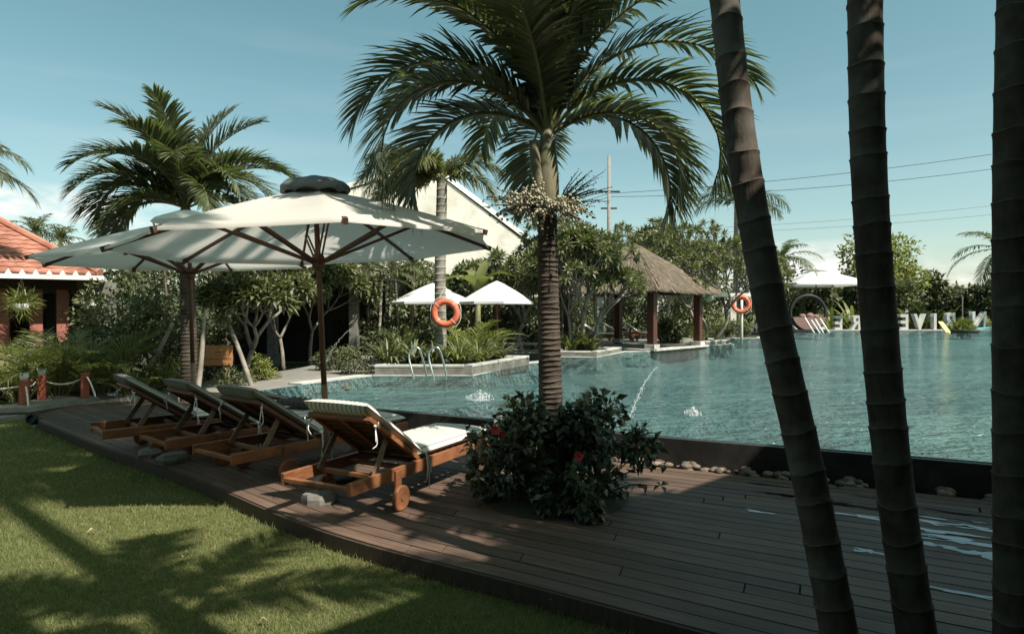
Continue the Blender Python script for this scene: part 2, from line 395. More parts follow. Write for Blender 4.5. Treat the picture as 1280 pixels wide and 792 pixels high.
M['splash'] = surf('splash_water', (.75,.80,.80), (.88,.91,.91), 9, .15, 0, trans=.6)

def mat_thatch():
    m, nt, out = new_mat('thatch'); L = nt.links.new
    geo = N(nt, 'ShaderNodeNewGeometry')
    c = ramp(nt, geo.outputs['Random Per Island'], [(0, (.12,.092,.066)), (.5, (.24,.19,.14)), (1, (.38,.31,.235))])
    p = N(nt, 'ShaderNodeBsdfPrincipled', i_Roughness=.9); p.inputs['Specular IOR Level'].default_value = .1
    L(c, p.inputs[0]); L(p.outputs[0], out.inputs[0]); return m
M['thatch'] = mat_thatch()
M['thatch_base'] = surf('thatch_base', (.12,.095,.07), (.22,.175,.13), 20, .95, .8, .03, stretch=(1,1,.3))
SKY_STRENGTH, SKY_TINT, CLOUD, SUN_E, EXPOSURE = .096, (.465, .62, .435), (8.0, 7.8, 7.4), 5.0, .57
# ================================================================== plant generators
def frond(name, parent, rng, az, el, L, bend, nl, leafL, leafW, mats, vee=.35, droop=.5, sag=1.3, base=(0,0,0), rr=.016, twist=0, fwd=(60, 28), petiole=.12, plume=0):
    """one feather frond: rachis tube + folded drooping leaflets, in the palm's own coordinates"""
    mb = MB(); K = 16
    a = np.linspace(0, 1, K); e = el - bend * a**sag
    hd = np.array([math.cos(az), math.sin(az), 0])
    side0 = np.array([-math.sin(az), math.cos(az), 0])
    azw = twist * a**2
    T = np.cos(e)[:, None] * (np.cos(azw)[:, None]*hd + np.sin(azw)[:, None]*side0) + np.sin(e)[:, None] * np.array([0, 0, 1.0])
    P = np.asarray(base, float) + np.concatenate([np.zeros((1, 3)), np.cumsum((T[1:] + T[:-1]) * .5 * L / (K-1), 0)])
    mb.tube(P, rr * (1 - .85*a) + .002, 6, m=1)
    s = np.repeat(np.linspace(petiole, .995, nl), 2); sg = np.tile([1.0, -1.0], nl)
    s = np.clip(s + rng.uniform(-.006, .006, len(s)), petiole, .998)
    n = len(s); idx = s * (K-1); i0 = np.minimum(idx.astype(int), K-2); f = (idx - i0)[:, None]
    p = P[i0]*(1-f) + P[i0+1]*f; t = nrm(T[i0]*(1-f) + T[i0+1]*f)
    hdv = np.stack([t[:, 0], t[:, 1], np.zeros(n)], 1); 
    sd = np.tile(side0, (n, 1)); sd = nrm(sd - t * (sd * t).sum(1)[:, None])
    up = np.cross(t, sd); 
    up *= np.sign((up * (np.array([0,0,1.0]) - 0)).sum(1) + 1e-6)[:, None] if False else 1
    u = (s - petiole) / (1 - petiole)
    ang = np.radians(fwd[0] + (fwd[1]-fwd[0]) * u**1.6 + rng.normal(0, 4, n))
    lift = vee + rng.normal(0, .10, n)
    if plume: lift = rng.uniform(-.9, 1.1, n)
    d = np.cos(ang)[:, None]*t + np.sin(ang)[:, None] * nrm(sg[:, None]*sd + lift[:, None]*up)
    d = nrm(d)
    ll = leafL * (np.clip(.42 + 1.6*u, 0, 1) * np.clip(1.28 - .85*u**2.2, .2, 1)) * rng.uniform(.88, 1.08, n)
    w = leafW * np.clip(1.1 - .55*u, .4, 1) * rng.uniform(.85, 1.1, n)
    dr = droop * rng.uniform(.6, 1.35, n)
    nn = nrm(np.cross(d, np.cross(up, d) + 1e-6)); wd = nrm(np.cross(d, nn))
    ks = [0, .22, .5, .78, 1.0]; ws = [.35, 1.0, .95, .6, .03]
    rows = []; fold = .32
    for k, wk in zip(ks, ws):
        c = p + d*(ll*k)[:, None] - np.array([0, 0, 1.0])*(dr*ll*k**2.1)[:, None] + (nn * (0.0))
        rows.append((c - wd*(w*wk*.5)[:, None] + nn*(w*wk*fold*.5)[:, None], c, c + wd*(w*wk*.5)[:, None] + nn*(w*wk*fold*.5)[:, None]))
    V = np.stack([x for r in rows for x in r], 1).reshape(-1, 3)
    b = np.arange(n)[:, None] * 15
    F = []
    for k in range(4):
        for q in ((0, 1, 4, 3), (1, 2, 5, 4)): F.append(b + np.array([x + 3*k for x in q]))
    mb.add(V, np.concatenate(F), 0)
    return mb.build(name, [mats[0], mats[1]], parent)

def ring_trunk(path, r0, r1, spacing, lip=.006, n=18, seed=0, flare=0.0, scar=.012):
    """ringed palm trunk: each internode swells a little to its scar; returns MB (material 1 = scar)"""
    rng = np.random.default_rng(seed); mb = MB()
    P = np.array(path); seg = np.linalg.norm(np.diff(P, axis=0), axis=1); L = np.concatenate([[0], np.cumsum(seg)]); T = L[-1]
    s = [0.0]; kinds = []
    pos = 0.0; S = []; 
    while pos < T:
        step = spacing * rng.uniform(.75, 1.25); e = min(T, pos + step)
        S += [(pos, -.35), (pos + (e-pos)*.3, -.5), (pos + (e-pos)*.75, -.15), (e - scar, .35), (e - scar*.7, 1.0), (e - scar*.2, .9)]
        pos = e
    ss = np.array([x[0] for x in S]); off = np.array([x[1] for x in S])
    pts = np.stack([np.interp(ss, L, P[:, i]) for i in range(3)], 1)
    rad = r0 + (r1-r0) * ss/T + flare * np.exp(-ss/.22) + lip*off
    Tn = nrm(np.gradient(P, axis=0)); tn = np.stack([np.interp(ss, L, Tn[:, i]) for i in range(3)], 1)
    # tilt of each ring varies a little around the trunk
    an = np.linspace(0, 2*math.pi, n, endpoint=False); k = len(ss)
    V = np.zeros((k, n, 3)); ph = rng.uniform(0, 6.28, k//6 + 1)
    for i in range(k):
        t = nrm(tn[i]); x = nrm(np.cross(np.array([0, 1.0, 0]), t)); y = np.cross(t, x)
        g = i // 6
        wob = .006*np.sin(an + ph[g]) + .004*np.sin(3*an + 2*ph[g]) if 3 <= i % 6 else .0
        if i % 6 < 1 and g > 0: wob = .006*np.sin(an + ph[g-1]) + .004*np.sin(3*an + 2*ph[g-1])
        rr = rad[i] * (1 + .02*np.sin(2*an + ph[0]) + .012*np.sin(3*an + ss[i]*2))
        V[i] = pts[i] + rr[:, None]*(np.cos(an)[:, None]*x + np.sin(an)[:, None]*y) + np.multiply.outer(np.broadcast_to(wob, (n,)), t)
    base = mb.n; mb.add(V, np.zeros((0, 4), int))
    i, j = np.meshgrid(np.arange(k-1), np.arange(n), indexing='ij'); j2 = (j+1) % n
    F = np.stack([i*n+j, i*n+j2, (i+1)*n+j2, (i+1)*n+j], -1)
    isc = (np.arange(k-1) % 6) >= 4
    isc &= (np.arange(k-1) % 6) != 5
    mb.f.append((F[~isc].reshape(-1, 4) + base, 0)); mb.f.append((F[isc].reshape(-1, 4) + base, 1))
    mb.f.append((np.array([list(range((k-1)*n, k*n))]) + base, 0))
    return mb

def leaf_cloud(mb, rng, centers, radii, per, L, W, out=.6, m=0, flat=.0):
    """leaves scattered through clumps, thicker to the outside, tips outward and a little down"""
    centers = np.asarray(centers, float)
    P = []; Dn = []; 
    for c, r in zip(centers, radii):
        u = nrm(rng.normal(size=(per, 3))); rad = rng.uniform(.25, 1.0, per)**.55
        p = c + u * (rad * r)[:, None] * np.array([1, 1, .85])
        d = nrm(u*out + rng.normal(size=(per, 3))*.55 + np.array([0, 0, -.10]))
        P.append(p); Dn.append(d)
    P = np.concatenate(P); Dn = np.concatenate(Dn); n = len(P)
    nr = nrm(np.array([0, 0, 1.0]) + rng.normal(size=(n, 3))*.55)
    leaves(mb, P, Dn, nr, L*rng.uniform(.6, 1.25, n), W*rng.uniform(.7, 1.2, n), m=m)

def shrub(name, loc, w, dpt, h, seed, mat, label, cat='shrub', group=None, L=.12, W=.055, clumps=16, per=70, stems=6, flowers=0):
    rng = np.random.default_rng(seed)
    r = empty(name, loc, rng.uniform(0, 6), label, cat, group)
    cs = []; rs = []
    for k in range(clumps):
        a = rng.uniform(0, 2*math.pi); q = math.sqrt(rng.uniform(0, 1)); z = rng.uniform(.18, .92)
        sh = math.sqrt(max(.05, 1 - ((z-.45)/.62)**2))
        cs.append((q*w/2*.8*sh*math.cos(a), q*dpt/2*.8*sh*math.sin(a), z*h)); rs.append(rng.uniform(.16, .30)*min(w, h*1.2))
    mb = MB(); leaf_cloud(mb, rng, cs, np.array(rs), per, L, W)
    mb.build('foliage', mat, r)
    st = MB()
    for k in range(min(stems, len(cs))):
        c = np.array(cs[k]); p0 = np.array([c[0]*.2, c[1]*.2, -.03])
        st.tube(catmull([p0, p0*.6 + c*.4 + rng.normal(size=3)*.04*w, c], 5), np.linspace(.018, .006, 11)*max(.6, h), 5)
    st.build('stems', M['bark'], r)
    if flowers:
        fb = MB()
        for k in range(flowers):
            c = np.array(cs[rng.integers(len(cs))]) + nrm(rng.normal(size=3))*max(rs)*.9; 
            c[2] = abs(c[2]); leaves(fb, np.tile(c, (5, 1)), nrm(rng.normal(size=(5, 3))), nrm(rng.normal(size=(5, 3))), .06, .05)
        fb.build('blossoms', M['flower_pale'], r)
    return r

def broad_tree(name, loc, h, w, seed, mat, label, group=None, L=.35, W=.16, clumps=18, per=80, trunk_h=.35, bark='bark', cat='tree', tr=.1):
    rng = np.random.default_rng(seed); r = empty(name, loc, rng.uniform(0, 6), label, cat, group)
    cs = []; rs = []
    for k in range(clumps):
        a = 2*math.pi*k/clumps*3.3 + rng.uniform(-.4, .4); z = rng.uniform(trunk_h*.8, .93); q = rng.uniform(.15, 1)**.6
        sh = math.sqrt(max(.08, 1 - ((z - .58)/.5)**2))
        cs.append((q*w/2*.82*sh*math.cos(a), q*w/2*.82*sh*math.sin(a), z*h)); rs.append(rng.uniform(.13, .24)*w*.85)
    mb = MB(); leaf_cloud(mb, rng, cs, np.array(rs), per, L, W); mb.build('crown', mat, r)
    tb = MB(); top = np.array([0, 0, h*.6])
    tb.tube(catmull([(0,0,-.1), (rng.normal()*.05*h*.3, rng.normal()*.02*h, h*.3), top], 6), np.linspace(tr, tr*.4, 13), 8)
    for k in range(min(9, clumps)):
        c = np.array(cs[k]); z0 = rng.uniform(.2, .5)*h; p0 = np.array([0, 0, z0])
        tb.tube(catmull([p0, p0*.5 + c*.5 + np.array([0, 0, -.04*h]), c], 4), np.linspace(tr*.45, tr*.1, 9), 5)
    tb.build('trunk', M[bark], r); return r

def frangipani(name, loc, h, w, seed, label, group='frangipani trees around the pool', leafL=.26, levels=5, lean=(0, 0), mat='frangi_leaf', r0=.058, stems=1, nleaf=21):
    rng = np.random.default_rng(seed); r = empty(name, loc, 0, label, 'tree', group)
    tb = MB(); tips = []
    l0 = h / sum(.72**i for i in range(levels+1)) * 1.25
    def grow(p, d, l, rad, lev):
        q = p + d*l; mid = (p + q)/2 + rng.normal(size=3)*l*.07
        tb.tube(catmull([p, mid, q], 3), np.linspace(rad, rad*.72, 7), 7)
        if lev == 0: tips.append((q, d)); return
        k = 3 if lev > 1 or rng.random() < .6 else 2
        a0 = rng.uniform(0, 6.28)
        x = nrm(np.cross(d, [0.3, .9, .1])); y = np.cross(d, x)
        for i in range(k):
            a = a0 + i*2*math.pi/k + rng.uniform(-.35, .35); sp = rng.uniform(.45, .85) * (w/h*1.05)
            nd = nrm(d + sp*(math.cos(a)*x + math.sin(a)*y) + np.array([0, 0, .16]))
            grow(q, nd, l*rng.uniform(.6, .85), rad*.66, lev-1)
    for k in range(stems):
        a = rng.uniform(0, 6.28) if stems > 1 else 0
        d0 = nrm(np.array([lean[0] + (.45*math.cos(a) if stems > 1 else 0), lean[1] + (.45*math.sin(a) if stems > 1 else 0), 1.0]))
        grow(np.array([.05*math.cos(a)*stems, .05*math.sin(a)*stems, -.05]), d0, l0*rng.uniform(.8, 1.05), r0, levels - (1 if stems > 2 else 0))
    tb.build('branches', M['bark_pale'], r, True)
    P = []; Dd = []
    for q, d in tips:
        x = nrm(np.cross(d, [.2, .5, .9])); y = np.cross(d, x); k = nleaf
        a = rng.uniform(0, 6.28) + np.arange(k)*2.4; t = np.linspace(0, 1, k)
        dirs = nrm((np.cos(a)[:, None]*x + np.sin(a)[:, None]*y) * (1.1 - .65*t)[:, None] + d*(-.12 + 1.0*t)[:, None] + np.array([0, 0, -.05]))
        P.append(q - d*(.09*(1-t))[:, None]); Dd.append(dirs)
    P = np.concatenate(P); Dd = np.concatenate(Dd); n = len(P)
    mb = MB(); leaves(mb, P, Dd, nrm(np.array([0, 0, 1.0]) + rng.normal(size=(n, 3))*.35), leafL*1.12*rng.uniform(.7, 1.15, n), leafL*.33*rng.uniform(.8, 1.15, n), arch=.16)
    mb.build('crown', M[mat], r); return r

def strappy(name, loc, r_, h, n, seed, mat, label, group, w=.05):
    """clump of arching strap leaves"""
    rng = np.random.default_rng(seed); mb = MB()
    for i in range(n):
        a = rng.uniform(0, 6.28); q = rng.uniform(0, .35)*r_; p0 = np.array([q*math.cos(a), q*math.sin(a), 0]); 
        hd = np.array([math.cos(a), math.sin(a), 0]); L = h*rng.uniform(.8, 1.35); e0 = rng.uniform(.75, 1.45); bend = rng.uniform(.8, 1.9)
        k = 6; t = np.linspace(0, 1, k); e = e0 - bend*t**1.5
        T = np.cos(e)[:, None]*hd + np.sin(e)[:, None]*np.array([0, 0, 1.0])
        P = p0 + np.concatenate([np.zeros((1, 3)), np.cumsum((T[1:] + T[:-1])*.5*L/(k-1), 0)])
        sd = np.array([-hd[1], hd[0], 0]); ww = w*np.array([.6, 1, 1, .85, .55, .04])*rng.uniform(.7, 1.2)
        V = np.stack([P - sd*ww[:, None]/2, P + sd*ww[:, None]/2], 1).reshape(-1, 3)
        mb.add(V, [(2*j, 2*j+1, 2*j+3, 2*j+2) for j in range(k-1)])
    o = mb.build(name, mat, None); o.location = loc; tag(o, label, 'plant', group); return o

def areca(name, loc, h, n, seed, label, group, mat='areca_leaf', spread=1.0):
    rng = np.random.default_rng(seed); r = empty(name, loc, 0, label, 'palm', group)
    for k in range(n):
        a = k*2.4 + rng.uniform(-.3, .3); q = rng.uniform(.02, .16)
        frond('frond', r, rng, a, rng.uniform(1.0, 1.42), h*rng.uniform(.8, 1.2), rng.uniform(.9, 1.6)*spread, 26, h*.30, .034, (M[mat], M['stalk']),
              vee=.35, droop=.25, base=(q*math.cos(a), q*math.sin(a), 0), rr=.012, petiole=.22, fwd=(55, 25))
    return r

def palm(name, loc, label, hub, r0, r1, nf, L, seed, group=None, els=(1.35, -.25), bends=(1.2, 1.7), leafL=.5, leafW=.035, nl=44, mat='palm_leaf',
         trunk='trunk_grey', shaft=.0, path=None, spacing=.12, droop=.55, vee=.4, az0=0, plume=0, rr=.018, n=14, flare=.03, fronds=None, scarmat='trunk_scar', lip=.005):
    rng = np.random.default_rng(seed); r = empty(name, loc, 0, label, 'palm', group)
    hub = np.array(hub, float)
    if path is None: path = catmull([(0, 0, -.1), hub*.5 + np.array([rng.normal()*.02, 0, 0])*hub[2]*.5, hub], 8)
    ring_trunk(path, r0, r1, spacing, lip, n, seed, flare).build('trunk', [M[trunk], M[scarmat]], r, True)
    top = np.array(path[-1])
    if shaft:
        sb = MB(); sb.lathe([(r1*1.02, 0), (r1*1.22, shaft*.1), (r1*1.15, shaft*.45), (r1*.85, shaft*.85), (r1*.5, shaft*1.05)], 14, top)
        sb.build('crownshaft', M['crownshaft'], r, True)
    hubp = top + np.array([0, 0, shaft*.92])
    if fronds is None:
        fronds = []
        for k in range(nf):
            t = (k + .5)/nf; el = els[0] + (els[1]-els[0])*t**1.1
            fronds.append((az0 + k*2.39996 + rng.uniform(-.2, .2), el + rng.uniform(-.12, .12), L*(.82 + .3*min(1, t*2))*rng.uniform(.92, 1.05), rng.uniform(*bends)))
    for az, el, l, bd in fronds:
        frond('frond', r, rng, az, el, l, bd, nl, leafL, leafW, (M[mat], M['stalk']), vee=vee, droop=droop, base=hubp, rr=rr, plume=plume)
    return r
# ================================================================== world, sun, camera
SUN_EL, SUN_AZ = R(52), (1.0, -.80)          # sun stands to the right, a little behind the camera
w = bpy.data.worlds.new('World'); SC.world = w; w.use_nodes = True
nt = w.node_tree; nt.nodes.clear(); L_ = nt.links.new
wo = N(nt, 'ShaderNodeOutputWorld'); bg = N(nt, 'ShaderNodeBackground'); bg.inputs[1].default_value = SKY_STRENGTH
sky = N(nt, 'ShaderNodeTexSky'); sky.sky_type = 'NISHITA'; sky.sun_disc = False; sky.sun_elevation = SUN_EL
sky.sun_rotation = math.atan2(SUN_AZ[0], SUN_AZ[1]); sky.air_density = 1.0; sky.dust_density = 1.3; sky.ozone_density = 1.0
# low cumulus banks and faint streaks, laid out by direction
tc = N(nt, 'ShaderNodeTexCoord'); sp = N(nt, 'ShaderNodeSeparateXYZ'); L_(tc.outputs['Generated'], sp.inputs[0])
tint = ramp(nt, sp.outputs[2], [(.0, (.60,.595,.54)), (.16, (.54,.60,.475)), (.45, SKY_TINT)]); col = mixc(nt, 1.0, sky.outputs[0], mixc(nt, 1.0, tint, (2,2,2), 'MULTIPLY'), 'MULTIPLY')
def band(lo, a, b, hi): return ramp(nt, sp.outputs[2], [(lo, (0,0,0)), (a, (1,1,1)), (b, (1,1,1)), (hi, (0,0,0))])
def bank(d, a0, a1, lo, a, b, hi):
    dn = Vector(d).normalized(); dp = N(nt, 'ShaderNodeVectorMath', operation='DOT_PRODUCT'); L_(tc.outputs['Generated'], dp.inputs[0]); dp.inputs[1].default_value = dn
    mr = N(nt, 'ShaderNodeMapRange', interpolation_type='SMOOTHSTEP'); L_(dp.outputs['Value'], mr.inputs[0]); mr.inputs[1].default_value = math.cos(R(a0)); mr.inputs[2].default_value = math.cos(R(a1))
    return math_(nt, 'MULTIPLY', mr.outputs[0], band(lo, a, b, hi))
def cloud_noise(scale, stretch, det, lo, hi, loc=(0,0,0)):
    mp = N(nt, 'ShaderNodeMapping'); mp.inputs['Scale'].default_value = stretch; mp.inputs['Location'].default_value = loc; L_(tc.outputs['Generated'], mp.inputs[0])
    n_ = N(nt, 'ShaderNodeTexNoise'); n_.inputs['Scale'].default_value = scale; n_.inputs['Detail'].default_value = det; n_.inputs['Roughness'].default_value = .55; L_(mp.outputs[0], n_.inputs[0])
    return ramp(nt, n_.outputs[0], [(lo, (0,0,0)), (hi, (1,1,1))])
m1 = math_(nt, 'ADD', bank((-.80, 1, .16), 14, 5, .105, .125, .145, .165), bank((-.70, 1, .10), 14, 5, .06, .075, .085, .10))
m2 = math_(nt, 'ADD', bank((.47, 1, .085), 9, 2, .045, .065, .085, .105), bank((.62, 1, .03), 20, 6, -.02, .01, .045, .075))
cl = math_(nt, 'MULTIPLY', math_(nt, 'ADD', m1, m2), cloud_noise(16, (1, 1, 2.6), 9, .36, .56))
st = math_(nt, 'MULTIPLY', cloud_noise(2.6, (.5, .5, 7), 6, .50, .80), band(.02, .1, .35, .6))
col = mixc(nt, math_(nt, 'MINIMUM', math_(nt, 'ADD', math_(nt, 'MULTIPLY', cl, .75), math_(nt, 'MULTIPLY', st, .09)), 1.0), col, CLOUD)
L_(col, bg.inputs[0]); L_(bg.outputs[0], wo.inputs[0])

sd = bpy.data.lights.new('sun', 'SUN'); sd.energy = SUN_E; sd.angle = R(.53); sd.color = (1.0, .945, .85)
so = bpy.data.objects.new('sun', sd); COL.objects.link(so)
sv = Vector((SUN_AZ[0], SUN_AZ[1], 0)).normalized() * math.cos(SUN_EL) + Vector((0, 0, math.sin(SUN_EL)))
so.rotation_euler = sv.to_track_quat('Z', 'Y').to_euler(); so.location = (20, -7, 25)

cd = bpy.data.cameras.new('camera'); cd.sensor_width = 36; cd.lens = FPX/1280*36; cd.clip_start = .05; cd.clip_end = 3000
co = bpy.data.objects.new('camera', cd); COL.objects.link(co); co.location = (0, 0, CZ)
co.rotation_euler = (R(90) - math.atan(4/FPX), 0, 0); SC.camera = co
SC.view_settings.view_transform = 'Standard'; SC.view_settings.look = 'None'; SC.view_settings.exposure = EXPOSURE; SC.view_settings.gamma = 1
SC.render.engine = 'CYCLES'
SC.cycles.use_denoising = True; SC.cycles.max_bounces = 8; SC.cycles.transparent_max_bounces = 12
SC.cycles.caustics_reflective = False; SC.cycles.caustics_refractive = False

# ================================================================== ground, deck, pool
WZ, PZ = .25, .262                                      # water level, top of the pool wall
near = [G(px, py, PZ)[:2] for px, py in ((430,506), (560,517), (800,541), (1245,577))]
near = [(-4.35, 10.95), (-3.4, 10.0)] + [tuple(p) for p in near] + [(9.2, 3.1), (16, .2), (30, -4.5)]
nearc = catmull([(x, y, 0) for x, y in near], 10)[:, :2]
plant1 = [G(467, 470, WZ), G(592, 470, WZ), G(660, 456, WZ), G(520, 447, WZ)]
left = [(45, -4.5), (48, 51), (20.5, 51), (19.0, 46), (13.4, 34.2), (10.6, 34.2), (9.6, 27.6), (7.9, 26.2), (7.15, 25.3), (6.6, 25.0), (4.7, 22.2), (3.9, 22.0), (2.55, 19.3), (1.5, 19.4), (1.3, 17.8), (.45, 16.9), (-.83, 13.55), (-2.95, 13.55), (-3.9, 11.9)]
pool = [tuple(p) for p in nearc] + left
BIG = 400
base = MB()
base.poly([(-BIG, -60), (BIG, -60), (BIG, BIG*2), (-BIG, BIG*2)], -.12, holes=[pool[::-1]])
ground = struct(base.build('lawn', M['lawn']))
# garden soil under the planting, as a sheet just above the lawn
gs = MB(); gs.poly([(-22, 13.2), (-11.5, 12.6), (-8.9, 12.4), (-6.8, 13.0), (-5.6, 14.2), (-4.4, 17.8), (-1.9, 18.4), (-1.5, 15.2), (-.5, 15.9), (1.0, 18.0), (1.2, 20.0), (3.5, 22.5), (6, 28), (10.3, 35.2), (18.7, 46.5), (20.2, 52.2), (60, 52.2), (60, 120), (-60, 120)], -.09)
struct(gs.build('garden_bed', M['soil']))
pf = MB(); pf.poly(pool, -.28); pf.wall(pool, -.28, WZ+.004, closed=True)
# shallow shelf with its pale rim, as in the photograph's left half of the pool
struct(pf.build('pool_floor', M['pool_floor']))
sh = MB(); sh.slab([(-4.3, 10.9), (-3.3, 9.95), (-2.35, 9.25), (-1.6, 9.9), (.6, 11.6), (1.6, 13.2), (1.2, 14.6), (-.2, 13.6), (-.86, 13.5), (-2.9, 13.5), (-3.85, 11.9)], -.27, .02)
struct(sh.build('pool_ledge', M['pool_floor']))
wt = MB(); wt.poly(pool, WZ); struct(wt.build('water', M['water']))
# dark infinity wall round the near side
pw = MB(); k = len(nearc)
off = []
for i in range(k):
    t = nearc[min(i+1, k-1)] - nearc[max(i-1, 0)]; t = t/np.linalg.norm(t); off.append((-t[1]*-1, t[0]*-1))
off = np.array([(o[0], o[1]) for o in off]); off = np.array([[-abs(o[0])*1 if o[0] < 0 else -o[0], o[1]] for o in off]) if False else off
outer = nearc - np.array([[-(nearc[min(i+1,k-1)]-nearc[max(i-1,0)])[1], (nearc[min(i+1,k-1)]-nearc[max(i-1,0)])[0]] for i in range(k)]) / np.array([[np.linalg.norm(nearc[min(i+1,k-1)]-nearc[max(i-1,0)])] for i in range(k)]) * .16
v = np.concatenate([np.c_[nearc, np.full(k, PZ-.02)], np.c_[outer, np.full(k, PZ)], np.c_[outer, np.full(k, -.16)]])
pw.add(v, [(i, i+1, k+i+1, k+i)[::-1] for i in range(k-1)] + [(k+i, k+i+1, 2*k+i+1, 2*k+i)[::-1] for i in range(k-1)])
struct(pw.build('pool_wall', M['poolwall']))
# pale coping along the far and left rims
cp = MB(); lf = np.array(left[1:]); 
for a, b in zip(left[1:-1], left[2:]):
    a, b = np.array(a), np.array(b); 
    if np.linalg.norm(b-a) < .3: continue
    nn_ = np.array([(b-a)[1], -(b-a)[0]]); nn_ = nn_/np.linalg.norm(nn_) * -1
    c = np.array([*(a+b)/2 + nn_*-.20, WZ-.02]);
    cp.bar((*(a + nn_*-.2), WZ - .10), (*(b + nn_*-.2), WZ - .10), .38, .24)
struct(cp.build('pool_coping', M['stone_pale']))

# deck: curved boards between the lawn edge and the pebble strip
Lp = catmull([(x, y, 0) for x, y in ((-6.38,8.9), (-4.75,7.5), (-3.03,6.12), (-1.36,4.64), (.28,3.6), (2.2,2.42), (5.2,.8), (10,-1.8))], 20)[:, :2]
inn = np.array([(-4.95, 10.95), (-3.55, 9.75), (-2.62, 8.93), (-1.0, 8.08), (1.22, 6.72), (4.12, 5.34), (8.6, 3.1), (14.0, .75)])
Wp = catmull([(x, y, 0) for x, y in inn], 20)[:, :2]
def deck_pt(s, t):
    i = s * (len(Lp)-1)
    if i <= 0:
        a, b = Lp[0] + (Lp[1]-Lp[0])*i, Wp[0] + (Wp[1]-Wp[0])*i
    else:
        j = min(int(i), len(Lp)-2); f = i - j
        a = Lp[j]*(1-f) + Lp[j+1]*f; b = Wp[j]*(1-f) + Wp[j+1]*f
    return a*(1-t) + b*t
NB = 24; rng = np.random.default_rng(3)
dk = MB(); uvs = []
SLEN = np.linalg.norm(np.diff(Lp, axis=0), axis=1).sum()
for j in range(NB):
    t0 = j/NB; t1 = (j+1)/NB; tm = (t0+t1)/2
    s0 = -.118*math.sqrt(max(0, 1-(2*tm-.95)**2))*1.25
    s = s0 - rng.uniform(0, .004)
    first = True
    while s < 1.0:
        ln = rng.uniform(.16, .30); e = min(1.0, s + ln)
        if 1.0 - e < .05: e = 1.0
        ns = max(4, int((e-s)*46)); ss = np.linspace(s + .0003, e - .0003, ns)
        g = .0056/ (3.3)                                   # half of a 6 mm gap
        z = rng.uniform(-.0015, .0015)
        top = [[*deck_pt(q, t), z] for q in ss for t in (t0+g, t1-g)]
        # true board gap is kept even where the strip narrows
        bot = [[p[0], p[1], -.03] for p in top]
        V = np.array(top + bot); n2 = 2*ns; F = []
        for i in range(ns-1):
            F.append((2*i, 2*i+2, 2*i+3, 2*i+1)); F.append((2*i, n2+2*i, n2+2*i+2, 2*i+2)); F.append((2*i+1, 2*i+3, n2+2*i+3, n2+2*i+1))
        F.append((0, 1, n2+1, n2)); F.append((2*ns-2, n2+2*ns-2, n2+2*ns-1, 2*ns-1))
        dk.add(V, F); 
        u0 = rng.uniform(0, 50)
        uu = [(u0 + (q-s)*SLEN, j*.14 + (0 if h_ == 0 else .134)) for q in ss for h_ in (0, 1)]
        uvs += uu + uu
        s = e
deck = dk.build('deck', M['deck']); me = deck.data
uvl = me.uv_layers.new(name='UVMap'); li = np.zeros(len(me.loops), np.int32); me.loops.foreach_get('vertex_index', li)
uvl.data.foreach_set('uv', np.array(uvs, np.float32)[li].ravel()); struct(deck)
# dark sub-frame below and the fascia board at the lawn edge
edge_s = np.linspace(-.118, 1, 140)
endarc = [deck_pt(-.118*1.25*math.sqrt(max(0, 1-(2*t-.95)**2)), t) for t in np.linspace(1, 0, 24)]
outl = [tuple(p) for p in endarc] + [tuple(deck_pt(q, 0)) for q in np.linspace(.01, 1, 60)] + [tuple(deck_pt(q, 1)) for q in np.linspace(1, .01, 60)]
sf = MB(); cen = np.mean(outl, axis=0)
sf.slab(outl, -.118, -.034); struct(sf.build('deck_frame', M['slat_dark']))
fa = MB(); fe = [np.array(p) for p in outl[:84]]; 
Pn = []
for i in range(len(fe)):
    t = fe[min(i+1, len(fe)-1)] - fe[max(i-1, 0)]; t = t/np.linalg.norm(t); Pn.append(fe[i] + np.array([t[1], -t[0]])*.022)
v = np.array([(*p, -.115) for p in fe] + [(*p, -.006) for p in fe] + [(*p, -.006) for p in Pn] + [(*p, -.115) for p in Pn]); k = len(fe)
fa.add(v, [(k+i, k+i+1, 2*k+i+1, 2*k+i) for i in range(k-1)] + [(2*k+i, 2*k+i+1, 3*k+i+1, 3*k+i) for i in range(k-1)])
struct(fa.build('deck_fascia', M['dark_wood']))
# pebble strip between the deck and the pool wall
rng = np.random.default_rng(8); pb = MB()
bed = MB(); bed.poly([tuple(deck_pt(q, 1.0)) for q in np.linspace(.02, .98, 50)] + [tuple(p) for p in outer[:-12][::-1]], -.055); struct(bed.build('pebble_bed', M['soil']))
qs = np.linspace(.1, .8, 260)
for q in qs:
    a = deck_pt(q, 1.0); b = outer[np.argmin(((outer - a)**2).sum(1))]
    for rr_ in range(3):
        f = rng.uniform(.05, .95); c = a*(1-f) + b*f + rng.normal(size=2)*.02; r_ = rng.uniform(.022, .052)
        pb.ball((*c, -.03 + r_*.5 + rr_*.014), (r_*rng.uniform(.8, 1.5), r_*rng.uniform(.8, 1.3), r_*.65), 8, 6)
tag(pb.build('pebbles', M['pebble'], None, True), kind='stuff')
